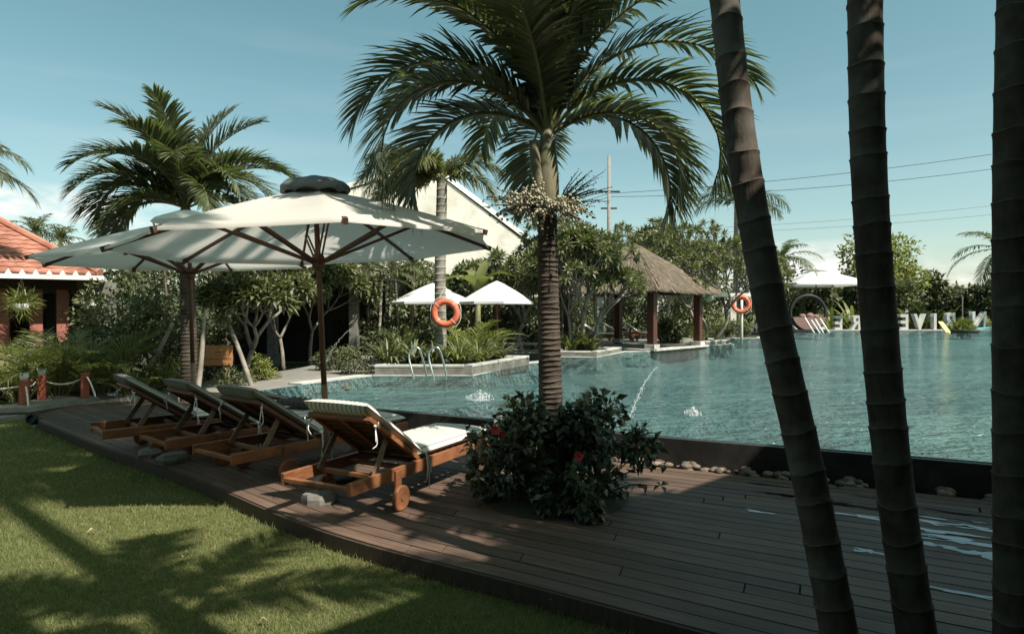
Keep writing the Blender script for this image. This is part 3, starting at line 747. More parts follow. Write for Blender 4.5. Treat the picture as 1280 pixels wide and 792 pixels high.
# lawn blades in the near part
rng = np.random.default_rng(11); gb = MB()
n = 230000; y = 2.9 + 7.2*rng.uniform(0, 1, n)**1.6; x = rng.uniform(-1, 1, n)*y*.86 
lx = np.interp(y, Lp[::-1, 1], Lp[::-1, 0])
keep = (x < lx - .03) & (x > -.84*y - .4); x, y = x[keep], y[keep]; n = len(x)
ed_ = np.exp(-(np.interp(y, Lp[::-1, 1], Lp[::-1, 0]) - x)/.10); hgt = rng.uniform(.014, .036, n)*(1 + 1.4*ed_*rng.uniform(0, 1, n)); a = rng.uniform(0, 6.28, n); wv = .0028 + .0009*np.maximum(0, y-4)
sdv = np.stack([np.cos(a), np.sin(a), np.zeros(n)], 1)*wv[:, None]; ln = rng.normal(size=(n, 3))*.013; ln[:, 2] = 0
p = np.stack([x, y, np.full(n, -.121)], 1)
V = np.stack([p - sdv, p + sdv, p + ln + np.stack([0*x, 0*x, hgt], 1)], 1).reshape(-1, 3)
gb.add(V, np.arange(3*n).reshape(-1, 3)); tag(gb.build('grass', M['grass']), kind='stuff')

# paved path sweeping from the left round the deck's end to the pool's shallow side
pa = MB()
inner_e = [(-16, 9.6, -.105), (-10.5, 9.55, -.10), (-8.15, 9.75, -.06), (-7.55, 11.2, .0), (-6.3, 12.2, .08), (-4.9, 11.5, .14), (-4.5, 11.4, .2), (-3.95, 11.95, .235), (-3.0, 13.6, .235), (-2.6, 16.0, .235), (-2.2, 18.5, .235)]
outer_e = [(-16, 10.9, -.105), (-10.5, 10.6, -.10), (-8.9, 10.9, -.06), (-8.3, 12.0, .0), (-7.2, 13.4, .08), (-6.2, 14.3, .14), (-5.6, 15.0, .2), (-5.2, 16.2, .235), (-5.2, 17.6, .235), (-5.2, 19.5, .235), (-5.2, 21.0, .235)]
I_, O_ = catmull(inner_e, 8), catmull(outer_e, 8); k = len(I_)
pa.add(np.concatenate([I_, O_]), [(i, i+1, k+i+1, k+i) for i in range(k-1)])
pa.add(np.concatenate([I_, I_ - np.array([0, 0, .35])]), [(i, k+i, k+i+1, i+1) for i in range(k-1)])
pa.add(np.concatenate([O_, O_ - np.array([0, 0, .35])]), [(i, i+1, k+i+1, k+i) for i in range(k-1)])
struct(pa.build('path', M['path']))
# thin films of water on the boards near the right-hand trunks
rng = np.random.default_rng(21)
spots = [(975,618,.30,.05), (1000,621,.35,.035), (1040,628,.4,.05), (1068,633,.3,.04), (1100,636,.35,.05), (1125,641,.55,.06), (1178,655,.4,.06), (1170,664,.5,.05), (1195,676,.55,.10), (1160,680,.3,.05), (1078,646,.3,.05), (1086,690,.18,.05), (1232,694,.28,.09), (1205,742,.4,.03), (948,640,.2,.03), (960,606,.5,.03), (1215,660,.35,.06), (1150,670,.3,.05), (1105,624,.4,.03), (1195,641,.5,.035), (1240,655,.3,.05), (1020,640,.2,.03)]
for px, py, ln, wd in spots:
    c = G(px, py, 0); k = 22; an = np.linspace(0, 2*math.pi, k, endpoint=False)
    rr_ = np.clip(1 + .38*np.sin(3*an + rng.uniform(0, 6)) + .28*np.sin(7*an + rng.uniform(0, 6)) + rng.normal(0, .16, k), .25, 2)
    u = A3(.86, -.51, 0); vv = A3(.51, .86, 0)
    P = c + u*(np.cos(an)*rr_*ln/2)[:, None] + vv*(np.sin(an)*rr_*wd*.75)[:, None]
    pd = MB(); pd.poly([tuple(q[:2]) for q in P], .0045); struct(pd.build('puddle', M['puddle']))

for px, py, a in ((322, 786, .4), (228, 705, 1.8), (402, 742, 2.7), (118, 668, 4.0)):
    lf_ = MB(); leaves(lf_, [(0, 0, .03)], [(1, 0, .08)], [(0, .2, 1)], .06, .03, arch=.5, fold=.4); o = lf_.build('dry_leaf', M['dry_leaf'], None)
    g = G(px, py, -.12); o.location = tuple(g); o.rotation_euler = (0, 0, a); tag(o, 'small dry pale leaf fallen on the lawn', 'leaf', 'dry leaves on the lawn')
# ================================================================== umbrellas by the loungers
def make_umbrella(label, cat='umbrella', group='large pale parasols over the loungers', Rr=1.74, ztop=2.74, zrim=2.21, rot=-67, capstyle='dark'):
    root = empty('patio_umbrella', (0,0,0), 0, label, cat, group)
    def surf_z(r, t):                                   # canopy height; t = 0 on a rib, 1 mid-panel
        return ztop - (ztop - zrim) * (r/Rr)**1.22 - .035*t*math.sin(math.pi*min(1, r/Rr))*1.2
    NU, NT = 12, 10; mb = MB(); V = []
    for i in range(NU+1):
        for k in range(8*NT):
            a = R(rot + 45*k/NT); t = (k % NT)/NT; e = abs(math.sin(math.pi*t))
            q = .05 + (Rr - .05)*i/NU
            edge = math.cos(R(22.5))/max(math.cos(R(22.5)), math.cos(R(45*t - 22.5)))
            r = q*edge*(1 - .022*e*(i/NU)**2)
            V.append((r*math.cos(a), r*math.sin(a), surf_z(q, e)))
    for k in range(8*NT):                               # hem turned down
        x, y, z = V[NU*8*NT + k]; V.append((x*1.0, y*1.0, z - .028))
    n = 8*NT; F = [(i*n+k, i*n+(k+1) % n, (i+1)*n+(k+1) % n, (i+1)*n+k) for i in range(NU+1) for k in range(n)]
    mb.add(V, [f[::-1] for f in F]); mb.build('canopy', M['canopy'], root, True)
    p = MB(); p.tube([(0,0,.85), (0,0,1.6), (0,0,ztop-.02)], [.027,.027,.025], 12); p.build('pole', M['umb_wood'], root, True)
    p = MB(); p.tube([(0,0,.2), (0,0,.9)], .030, 12); p.build('lower_pole', M['teak_grey'], root, True)
    p = MB(); p.lathe([(.001,.0), (.27,0), (.28,.03), (.25,.06), (.09,.075), (.048,.10), (.045,.3), (.001,.30)], 24); p.build('base', M['metal_dark'], root, True)
    p = MB(); p.lathe([(.001,1.99), (.04,1.99), (.062,2.02), (.062,2.10), (.045,2.14), (.001,2.14)], 10); p.build('runner', M['umb_wood'], root)
    p = MB(); p.lathe([(.001,ztop-.17), (.055,ztop-.16), (.055,ztop-.05), (.001,ztop-.04)], 10); p.build('top_hub', M['umb_wood'], root)
    for k in range(8):
        a = R(rot + 45*k); c, s_ = math.cos(a), math.sin(a)
        rb = MB(); pts = [(q*c, q*s_, surf_z(q, 0) - .022) for q in np.linspace(.05, Rr+.005, 6)]
        for i in range(5): rb.bar(pts[i], pts[i+1], .022, .030)
        rb.bar((c*(Rr-.06), s_*(Rr-.06), surf_z(Rr-.06, 0)-.022), (c*(Rr+.02), s_*(Rr+.02), surf_z(Rr, 0)-.026), .034, .046)
        o = rb.build('rib', M['umb_wood'], root)
        st = MB(); pr = (c*.98, s_*.98, surf_z(.98, 0)-.045)
        off = np.array([-s_, c, 0])*.016
        for sg in (-1, 1): st.bar(np.array((c*.05, s_*.05, 2.06)) + off*sg, np.array(pr) + off*sg, .012, .026)
        st.build('strut', M['umb_wood'], root)
    cb = MB(); V = []; n = 64
    if capstyle == 'dark':
        prof = [(.275, ztop-.055), (.31, ztop-.01), (.305, ztop+.035), (.26, ztop+.075), (.17, ztop+.105), (.0, ztop+.115)]
    else:
        prof = [(.44, ztop-.02), (.40, ztop+.015), (.28, ztop+.07), (.14, ztop+.115), (.05, ztop+.13), (.0, ztop+.14)]
    for j, (r, z) in enumerate(prof):
        for k in range(n):
            a = 2*math.pi*k/n; lob = abs(math.sin(4*(a - R(rot))))**.6 if capstyle == 'dark' else 0
            q = r*(1 + (.05*lob if j < 4 else 0)) * (1 + .015*math.sin(3*a + j)); zz = z + (.035*lob if j == 0 else .006*math.sin(5*a + 2*j) if j < 5 else 0)
            V.append((q*math.cos(a), q*math.sin(a), zz))
    cb.add(V, [(j*n+k, j*n+(k+1) % n, (j+1)*n+(k+1) % n, (j+1)*n+k) for j in range(len(prof)-1) for k in range(n)])
    cb.build('cap', M['cap'] if capstyle == 'dark' else M['canopy'], root, True)
    return root
umA = make_umbrella('large pale parasol with a dark grey cap, nearest the camera')
umA.location = (-1.745, 6.08, 0); umA.rotation_euler = (0, R(-2.6), 0)
umB = make_umbrella('large pale parasol with a small white cap, half hidden behind the nearer parasol', capstyle='white', rot=-50)
umB.location = (-4.22, 8.5, 0); umB.rotation_euler = (R(.6), R(-1.2), R(12)); umB.scale = (1.02,)*3

# ================================================================== loungers
def make_lounger():
    root = empty('sun_lounger')
    wd, zt, zb = .335, .335, .238
    fr = MB()
    for s in (-1, 1): fr.box((s*wd, 0, (zt+zb)/2), (.036, 2.12, zt-zb))
    for y, dz in ((-1.035, .0), (1.04, .0), (-.66, .0), (-.30, 0), (.35, 0)):
        fr.box((0, y, zb+.045+dz), (2*wd-.038, .05, .035))
    fr.build('frame', M['teak'], root, bevel=.005)
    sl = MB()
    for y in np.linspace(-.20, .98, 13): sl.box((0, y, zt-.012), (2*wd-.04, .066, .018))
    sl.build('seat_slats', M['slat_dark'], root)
    for s in (-1, 1):
        lg = MB(); lg.box((s*(wd-.045), .82, .125), (.05, .065, .25)); lg.build('leg', M['teak'], root, bevel=.004)
        br = MB(); br.box((s*(wd+.029), -.52, .20), (.022, .075, .24)); br.build('wheel_bracket', M['teak'], root, bevel=.004)
        wh = MB(); wh.lathe([(.001,-.018), (.092,-.018), (.102,-.011), (.102,.011), (.092,.018), (.02,.018), (.02,.024), (.001,.026)], 28, (s*(wd+.059), -.52, .102), roty(R(90)*s))
        wh.build('wheel', M['teak'], root)
    # raised backrest, hinged at y = -.27
    A = R(34); hinge = np.array([0, -.17, zt+.005]); Rb = rotx(-A)          # local -y runs up the back
    def bk(p): return hinge + rotx(-A) @ np.array(p, float)
    bf = MB()
    for s in (-1, 1): bf.box(bk((s*.30, -.375, 0)), (.045, .78, .036), Rb)
    bf.box(bk((0, -.74, 0)), (.555, .05, .034), Rb); bf.box(bk((0, -.02, 0)), (.555, .05, .034), Rb)
    bf.box(bk((0, -.38, -.006)), (.045, .67, .026), Rb)
    bkm = bf.build('backrest', M['teak'], root, bevel=.004)
    bs = MB()
    for y in np.linspace(-.675, -.08, 8): bs.box(bk((0, y, .010)), (.555, .062, .012), Rb)
    bs.build('backrest_slats', M['slat_dark'], bkm)
    for s in (-1, 1):
        st = MB(); st.bar(bk((s*.265, -.44, -.02)), (s*.285, -.72, zb+.06), .022, .05); st.build('prop_strut', M['teak_grey'], root, bevel=.003)
    # mattress: one seat cushion, one back cushion with a hood over its top edge
    def cushion(name, L, W, T, parent, bulge=.012):
        nx, ny = 14, 22; mb = MB(); V = []
        for side in (1, -1):
            for j in range(ny+1):
                for i in range(nx+1):
                    u, v_ = i/nx*2-1, j/ny*2-1
                    e = (1-abs(u)**8)*(1-abs(v_)**14); x, y = u*W/2, v_*L/2
                    z = side*(T/2*(e**.30) + bulge*(.4+.6*math.sin(v_*9.4)**2)*(1-u*u)*(1 if side > 0 else .2))
                    V.append((x*(1-.012*abs(v_)**10), y, z))
        n1 = (nx+1)*(ny+1); F = []
        for j in range(ny):
            for i in range(nx):
                a = j*(nx+1)+i; F.append((a, a+1, a+nx+2, a+nx+1)); F.append((n1+a, n1+a+nx+1, n1+a+nx+2, n1+a+1))
        mb.add(V, F); return mb.build(name, M['mattress'], parent, True)
    c = cushion('seat_cushion', 1.23, .67, .085, root); c.location = (0, .43, zt+.046)
    c = cushion('back_cushion', .90, .67, .09, root); c.location = bk((0, -.405, .062)); c.rotation_euler = (-A, 0, 0)
    # cotton ties knotted at the frame
    for s, yy in ((1, -.67), (-1, -.67)):
        t = MB(); p0 = bk((s*.31, yy, -.01)); rg = np.random.default_rng(5 + s)
        for k, (dx, dy, dz) in enumerate(((.0,-.03,-.17), (.05,-.05,-.11), (-.10,.03,.01), (.06,-.03,.04))):
            q = p0 + A3(s*.02, -.03, 0); e = q + A3(dx, dy, dz)
            t.tube(catmull([q, (q+e)/2 + rg.normal(size=3)*.018 + A3(0,-.015,0), e], 5), .0042, 5)
        t.ball(p0 + A3(s*.02, -.03, 0), .012); t.build('tie', M['white_tie'], root, True)
    t = MB(); q = A3(wd+.02, -.12, zt+.05)
    for dx, dy, dz in ((.02,.02,-.30), (.03,-.03,-.24), (.02,.05,-.18)):
        t.tube(catmull([q, q + A3(.025, dy*.4, dz*.5), q + A3(dx, dy, dz)], 6), .0042, 5)
    t.build('tie', M['white_tie'], root, True)
    return root
lounger0 = make_lounger()
def lounger(hx, hy, dx, dy, label, first=False, group='wooden sun loungers in a row on the deck'):
    """hx, hy: the right-hand head corner; dx, dy: the direction it points to the pool"""
    o = lounger0 if first else copy_tree(lounger0)
    d = nrm(np.array([dx, dy])); rgt = np.array([d[1], -d[0]]); c = np.array([hx, hy]) + d*1.06 - rgt*.353
    o.location = (c[0], c[1], 0); o.rotation_euler = (0, 0, math.atan2(-d[0], d[1]))
    return tag(o, label, 'lounger', group)
L1 = lounger(-1.17, 4.64, .46, .89, 'nearest wooden sun lounger, sunlit white striped seat, right beside the bush', True)
L2 = lounger(-2.46, 5.62, .60, .80, 'wooden sun lounger standing just beyond the near parasol pole')
L3 = lounger(-3.38, 6.24, .66, .75, 'wooden sun lounger third from the front, in front of the far parasol pole')
L4 = lounger(-4.33, 6.76, .74, .67, 'farthest of the four wooden loungers, at the deck end by the red posts')
for o in (L2, L3, L4):                                     # shade painted as darker cushion and wood on the three farther backrests
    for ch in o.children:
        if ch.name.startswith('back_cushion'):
            ch.data = ch.data.copy(); ch.data.materials[0] = M['mattress_shaded']
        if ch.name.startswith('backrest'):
            ch.data = ch.data.copy(); ch.data.materials[0] = M['teak_shaded']
for o, sx, sy, rz, sc, lb in ((L1, -1.60, 5.32, .3, .72, 'dark angular stone block under the head of the nearest lounger'), (L3, -3.58, 6.75, .8, .8, 'pale grey stone block under the third lounger'), (L4, -3.98, 7.05, 1.4, .72, 'smaller rounded stone block under the farthest lounger')):
    b = MB(); rg = np.random.default_rng(int(sx*100) % 97)
    V = [(math.cos(a)*.20*q*sc + rg.normal()*.008, math.sin(a)*.15*q*sc + rg.normal()*.008, z*sc) for z, q in ((0, 1.02), (.06, 1.05), (.105, .95), (.125, .8)) for a in np.linspace(0, 2*math.pi, 9)[:-1]]
    b.add(V, [(j*8+k, j*8+(k+1) % 8, (j+1)*8+(k+1) % 8, (j+1)*8+k) for j in range(3) for k in range(8)] + [tuple(range(24, 32))])
    s_ = b.build('stone_block', M['stone']); s_.location = (sx, sy, .002); s_.rotation_euler = (0, 0, rz)
    tag(s_, lb, 'stone', 'stone blocks wedged under the loungers')
# folded towel on lounger 2's foot end
tw = MB(); nx, ny = 16, 12; rg = np.random.default_rng(4)
V = [((i/nx-.5)*.5, (j/ny-.5)*.34, .02 + .035*math.sin(i*1.1 + j*.4)**2 + .02*math.sin(j*1.3)**2 + rg.uniform(0, .008)) for j in range(ny+1) for i in range(nx+1)]
V += [(x, y, 0) for x, y, z in V]; n1 = (nx+1)*(ny+1)
per = [i for i in range(nx+1)] + [j*(nx+1)+nx for j in range(1, ny+1)] + [ny*(nx+1)+i for i in range(nx-1, -1, -1)] + [j*(nx+1) for j in range(ny-1, 0, -1)]
tw.add(V, [(j*(nx+1)+i, j*(nx+1)+i+1, (j+1)*(nx+1)+i+1, (j+1)*(nx+1)+i) for j in range(ny) for i in range(nx)] + [(per[k], n1+per[k], n1+per[(k+1) % len(per)], per[(k+1) % len(per)]) for k in range(len(per))])
t = tw.build('towel', M['towel'], None, True); q = L3.matrix_basis @ Vector((-.05, .62, .468)); t.location = q; t.rotation_euler = (0, 0, -.5)
tag(t, 'rumpled dark towel lying on a lounger seat beside the pool', 'towel')

# ================================================================== palms near the camera
PX, PY = .335, 5.78
rng = np.random.default_rng(40)
hub = A3(0, 0, 2.50)
path = catmull([(.02,0,-.15), (.015,0,.7), (-.005,0,1.6), (-.015,0,2.5)], 10)
dF = [ # azimuth, elevation, length, bend
 (176, 64, 2.3, 2.35), (194, 52, 2.3, 3.0), (166, 40, 1.9, 2.6), (208, 74, 2.2, 1.9), (184, 78, 2.2, 1.4),
 (-2, 56, 2.4, 3.0), (-14, 34, 1.7, 2.5), (8, 66, 2.5, 2.0), (24, 40, 2.0, 2.6),
 (252, 68, 2.0, 1.8), (288, 74, 2.1, 1.5), (345, 74, 2.2, 1.4),
 (70, 60, 2.2, 1.5), (112, 52, 2.1, 1.7), (140, 76, 2.3, 1.1), (52, 82, 2.3, .8), (225, 84, 2.3, .6), (95, 34, 1.9, 1.9), (265, 80, 2.0, 1.6), (310, 80, 2.1, 1.3), (155, 62, 2.0, 1.9)]
main = palm('palm_tree', (PX, PY, 0), 'stout palm with pale fruit clusters rising from the leafy bush on the deck', hub, .122, .088, 0, 2, 40, path=path, shaft=.72,
     trunk='trunk_main', spacing=.05, lip=.0045, flare=.03, n=20, nl=88, leafL=.56, leafW=.050, droop=.30, vee=.45, rr=.021, scarmat='trunk_main',
     fronds=[(R(a), R(e), l, b) for a, e, l, b in dF])
sh_ = MB(); p0 = A3(-.06, -.03, 2.62)                              # split old leaf base leaning off the crownshaft
pts = catmull([p0, p0 + A3(-.055, -.01, .25), p0 + A3(-.085, -.015, .50)], 6)
sh_.tube(pts, np.linspace(.070, .040, 13), 10); sh_.build('leaf_sheath', M['crownshaft'], main, True)
fc = MB(); beads = MB(); rg = np.random.default_rng(9)
for a, l, dz in ((195, .42, .02), (170, .36, .05), (215, .34, -.04), (-5, .28, -.02), (15, .46, .26), (28, .40, .30), (255, .30, -.02), (290, .30, -.06), (235, .25, .18), (185, .25, .12), (320, .26, -.02)):
    a = R(a); d = A3(math.cos(a), math.sin(a), 0); s0 = A3(-.015, 0, 2.50) + d*.085; dry = 0 < math.degrees(a) < 60
    for k in range(15):
        e = s0 + d*l*rg.uniform(.5, 1.0) + A3(rg.normal()*.085, rg.normal()*.085, dz*rg.uniform(.4, 1.1) + rg.normal()*.055)
        P = catmull([s0, s0*.5 + e*.5 + A3(0, 0, .035), e], 5); fc.tube(P, np.linspace(.007, .0025, len(P)), 4)
        for q in np.linspace(.35, 1, 10 if not dry else 9):
            i = min(len(P)-1, int(q*(len(P)-1))); c = P[i] + rg.normal(size=3)*(.015 if not dry else .012)
            beads.ball(c, rg.uniform(.009, .0145) if not dry else rg.uniform(.004, .007), 6, 5)
fco = fc.build('fruit_stalks', M['stalk'], main); beads.build('fruit', M['fruit'], fco, True)

def fore_trunk(pxs, ds, hubz, r0, r1, label, seed, fr):
    pts = [D(px, py, d) for (px, py), d in zip(pxs, ds)]
    b = pts[0] + (pts[0]-pts[1])*((pts[0][2]+.12)/(pts[1][2]-pts[0][2])) if pts[0][2] > -.1 else pts[0]
    e = pts[-1] + nrm(pts[-1]-pts[-2])*1.0; e = A3(e[0], e[1], e[2]); pts = pts + [e] + [A3(e[0] + .04*(1 - .5**q), e[1], e[2] + q) for q in range(1, int(hubz - e[2]))]; e = A3(e[0] + .04, e[1], hubz)
    P = catmull([b] + pts + [e], 14); o = A3(b[0], b[1], 0)
    return palm('palm_tree', tuple(o), label, (0, 0, hubz), r0, r1, 0, 2, seed, 'tall palms leaning at the right edge', path=P - o, shaft=.6, trunk='trunk_fore', spacing=.165, lip=.0038, flare=.015, n=28,
                nl=46, leafL=.62, leafW=.045, droop=.55, vee=.4, rr=.02, fronds=[(R(a), R(el), l, bd) for a, el, l, bd in fr])
FR1 = [(k*51 + 10, 35 + 20*(k % 2), 1.2, 1.5) for k in range(7)]
fore_trunk([(1050,792), (1012,600), (960,370), (925,170), (905,0)], [2.98, 3.03, 3.12, 3.2, 3.3], 12.0, .082, .059, 'palm trunk leaning left, leftmost of the three big trunks at the right', 51, FR1)
fore_trunk([(1147,792), (1118,600), (1098,400), (1085,200), (1080,0)], [2.98, 3.02, 3.06, 3.1, 3.15], 13.5, .081, .066, 'ringed palm trunk in the middle of the right-hand trio, nearly upright', 52, [(a+40, e, l, b) for a, e, l, b in FR1])
fore_trunk([(1271,792), (1268,600), (1266,400), (1266,200), (1270,0)], [2.9, 2.9, 2.9, 2.92, 2.95], 15.5, .080, .071, 'ringed palm trunk cut off by the right edge of the photo', 53, [(a+75, e, l, b) for a, e, l, b in FR1])

# ================================================================== hibiscus bush at the palm's foot
rng = np.random.default_rng(60)
bush = empty('flowering_bush', (.37, 5.28, 0), 0, 'dark glossy bush with a few red flowers around the foot of the palm', 'bush')
cs = []; rs = []
for k in range(46):
    a = rng.uniform(0, 2*math.pi); q = math.sqrt(rng.uniform(0, 1)); z = rng.uniform(.05, 1)
    sh2 = math.sqrt(max(.12, 1 - ((z-.36)/.72)**2))
    cs.append((q*.80*sh2*math.cos(a), q*.55*sh2*math.sin(a), .05 + z*.72)); rs.append(rng.uniform(.10, .17))
fb = MB(); P = []; Dn = []
for c, r_ in zip(cs, rs):
    u = nrm(rng.normal(size=(84, 3))); p = np.array(c) + u*(rng.uniform(.2, 1, 84)**.5*r_)[:, None]; p[:, 2] = np.maximum(p[:, 2], .02)
    P.append(p); Dn.append(nrm(u*.7 + rng.normal(size=(84, 3))*.4 + A3(0, 0, -.25)))
P = np.concatenate(P); Dn = np.concatenate(Dn); n = len(P)
leaves(fb, P, Dn, nrm(A3(0, -.1, 1) + rng.normal(size=(n, 3))*.45), rng.uniform(.055, .115, n), rng.uniform(.04, .07, n), arch=.22, fold=.12)
sp_ = MB()
for k, c in enumerate(cs):                                            # twigs, some reaching past the leaves
    c = np.array(c); e = c*1.08 + A3(0, 0, .03); b0 = A3(c[0]*.25, c[1]*.25, -.02)
    sp_.tube(catmull([b0, b0*.5 + c*.5 + rng.normal(size=3)*.03, e], 5), np.linspace(.010, .003, 11), 5)
for e in ((-.74, -.1, .62), (-.50, -.2, .74), (-.15, 0, .88), (.12, -.1, .86), (.68, -.1, .62), (.86, -.15, .36), (.80, -.25, .22)):
    e = np.array(e); b0 = e*A3(.45, .45, .5); Pt = catmull([b0, (b0+e)/2 + A3(0, 0, .04), e], 5); sp_.tube(Pt, np.linspace(.008, .003, len(Pt)), 5)
    m_ = 12; q = Pt[rng.integers(4, len(Pt), m_)]; dd = nrm(rng.normal(size=(m_, 3)) + A3(0, 0, .1))
    leaves(fb, q, dd, nrm(A3(0, 0, 1) + rng.normal(size=(m_, 3))*.4), rng.uniform(.06, .10, m_), rng.uniform(.04, .06, m_), arch=.2)
fb.build('foliage', M['hib_leaf'], bush); sp_.build('twigs', M['bark'], bush)
for c in ((-.50, -.30, .66), (-.44, -.24, .61), (-.60, -.22, .40), (.13, -.50, .50)):
    f = MB(); c = np.array(c); a = np.linspace(0, 2*math.pi, 6)[:-1] + rng.uniform(0, 1)
    ax = nrm(A3(-.1, -.8, .35)); x = nrm(np.cross(ax, [0, 0, 1.0])); y = np.cross(ax, x)
    dd = nrm(np.cos(a)[:, None]*x + np.sin(a)[:, None]*y + ax*.55)
    leaves(f, np.tile(c, (5, 1)), dd, np.tile(-ax, (5, 1)), .048, .048, arch=.3, fold=-.1); f.tube([c, c + ax*.05], .003, 5)
    f.build('flower', M['flower_red'], bush)
pit = MB(); k = 30; an = np.linspace(0, 2*math.pi, k, endpoint=False)
pit.lathe([(.62, .004), (.55, .02), (.3, .045), (.001, .06)], 28, (.36, 5.48, 0)); struct(pit.build('soil_bed', M['soil'], None, True))
# weeds and a pale stone at the lawn's near edge
for px, py, sd_, lb in ((722, 757, 1, 'small leafy weed on the shaded lawn at the deck edge, left one'), (785, 775, 2, 'small leafy weed on the shaded lawn at the deck edge, right one')):
    g = G(px, py, -.12); strappy('weed', tuple(g + A3(-.06, -.03, 0)), .08, .13, 12, sd_, M['shrub_leaf'], lb, 'weeds at the deck edge', .035)
st = MB(); V = [(math.cos(a)*.13*q, math.sin(a)*.09*q, z) for z, q in ((0, 1), (.035, 1.02), (.05, .93)) for a in np.linspace(0, 2*math.pi, 12)[:-1]]
st.add(V, [(j*11+k, j*11+(k+1) % 11, (j+1)*11+(k+1) % 11, (j+1)*11+k) for j in range(2) for k in range(11)] + [tuple(range(22, 33))])
s_ = st.build('flat_stone', M['stone_pale']); s_.location = tuple(G(868, 790, -.12) + A3(0, -.02, 0)); tag(s_, 'pale flat stone on the ground below the near deck edge', 'stone')
# ================================================================== house with the tiled roof, left
def roof_slope(mb, A, B, Cc, Dd, nc, tw=.24, lift=.028, m=0):
    """tile courses on the slope A-B (eave) to D-C (top)"""
    A, B, Cc, Dd = [np.array(p, float) for p in (A, B, Cc, Dd)]
    nrm_ = nrm(np.cross(B - A, Dd - A)); 
    if nrm_[2] < 0: nrm_ = -nrm_
    for i in range(nc):
        t0, t1 = i/nc, (i+1.12)/nc; t1 = min(t1, 1)
        a, b = A + (Dd-A)*t0, B + (Cc-B)*t0; d, c = A + (Dd-A)*t1, B + (Cc-B)*t1
        n = max(1, int(np.linalg.norm(b-a)/tw))
        for k in range(n):
            u0, u1 = k/n, (k+1)/n; um = (u0+u1)/2; h = nrm_*lift
            lo = [a + (b-a)*u + h*q for u, q in ((u0, .75), (u0 + (u1-u0)*.28, 1.5), (u0 + (u1-u0)*.6, 1.5), (u1-.02/n, .75))]
            hi = [d + (c-d)*u + h*q for u, q in ((u0, 0), (u0 + (u1-u0)*.28, .6), (u0 + (u1-u0)*.6, .6), (u1-.02/n, 0))]
            bo = [a + (b-a)*u - h*.2 for u in (u0, u0 + (u1-u0)*.28, u0 + (u1-u0)*.6, u1-.02/n)]
            mb.add(lo + hi + bo, [(j, j+1, 4+j+1, 4+j) for j in range(3)] + [(8+j, 8+j+1, j+1, j) for j in range(3)], m)
HE = A3(-9.2, 14.3, 0); HA = R(30); hx, hy = A3(math.cos(HA), math.sin(HA), 0), A3(-math.sin(HA), math.cos(HA), 0)
house = empty('tile_roofed_house', tuple(HE), HA, 'low house with an orange tile roof, white gutter and red columns', 'house')
def on_house(px, ly):                       # local x where the sight line of column px meets the house line y = ly
    k = (px-640)/FPX; o = HE + hy*ly; return (k*o[1] - o[0])/(hx[0] - k*hx[1])
EZ = 2.44; e1, e2, e3 = A3(-17, 0, EZ), A3(0, 0, EZ), A3(0, 10, EZ); t2, t1 = A3(-5, 5, EZ+3.07), A3(-17, 5, EZ+3.07)
rf = MB(); roof_slope(rf, e1, e2, t2, t1, 27); roof_slope(rf, e2, e3, t2, t2 + A3(0, .01, 0), 27, .3)
rf.tube([e2 + A3(0,0,.05), (e2+t2)/2 + A3(0,0,.05), t2 + A3(0,0,.05)], .085, 8); rf.tube([t2 + A3(0,0,.04), t1 + A3(0,0,.04)], .085, 8)
rf.add([e3, e3 + A3(-17,0,0), t1, t2], [(0,1,2,3)]); rf.build('roof', M['tile'], house)
gt = MB(); gt.box((-8.47, -.01, EZ-.075), (17.06, .10, .10)); gt.box((.02, 5, EZ-.075), (.1, 10, .10))
for x in np.arange(-16.9, 0, .235): gt.add(np.array([(x-.06, -.065, EZ-.028), (x+.06, -.065, EZ-.028), (x, -.05, EZ+.075), (x-.06, .03, EZ-.028), (x+.06, .03, EZ-.028), (x, .03, EZ+.075)]), [(0,1,2), (3,5,4), (0,2,5,3), (1,4,5,2), (0,3,4,1)])
gt.build('gutter', M['white_paint'], house)
bm_ = MB(); bm_.box((-8.5, .75, EZ-.26), (16, .16, .30)); bm_.box((-8.5, .5, EZ-.085), (16.8, 1.1, .03)); bm_.build('eave_beam', M['dark_wood'], house)
for px in (-32, 4, 46, 79):
    x = on_house(px, .75); cb = MB(); cb.box((x, .75, 1.0), (.235, .20, 2.24)); cb.box((x, .75, .95), (.245, .21, .03)); cb.build('column', M['red_column'], house, bevel=.012)
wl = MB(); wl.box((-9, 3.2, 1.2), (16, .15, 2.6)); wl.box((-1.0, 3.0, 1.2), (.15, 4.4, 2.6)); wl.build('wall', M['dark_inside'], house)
wl = MB(); wl.box((on_house(122, .8), .8, 1.1), (.75, .14, 2.4)); wl.build('side_wall', M['planter_dark'], house)
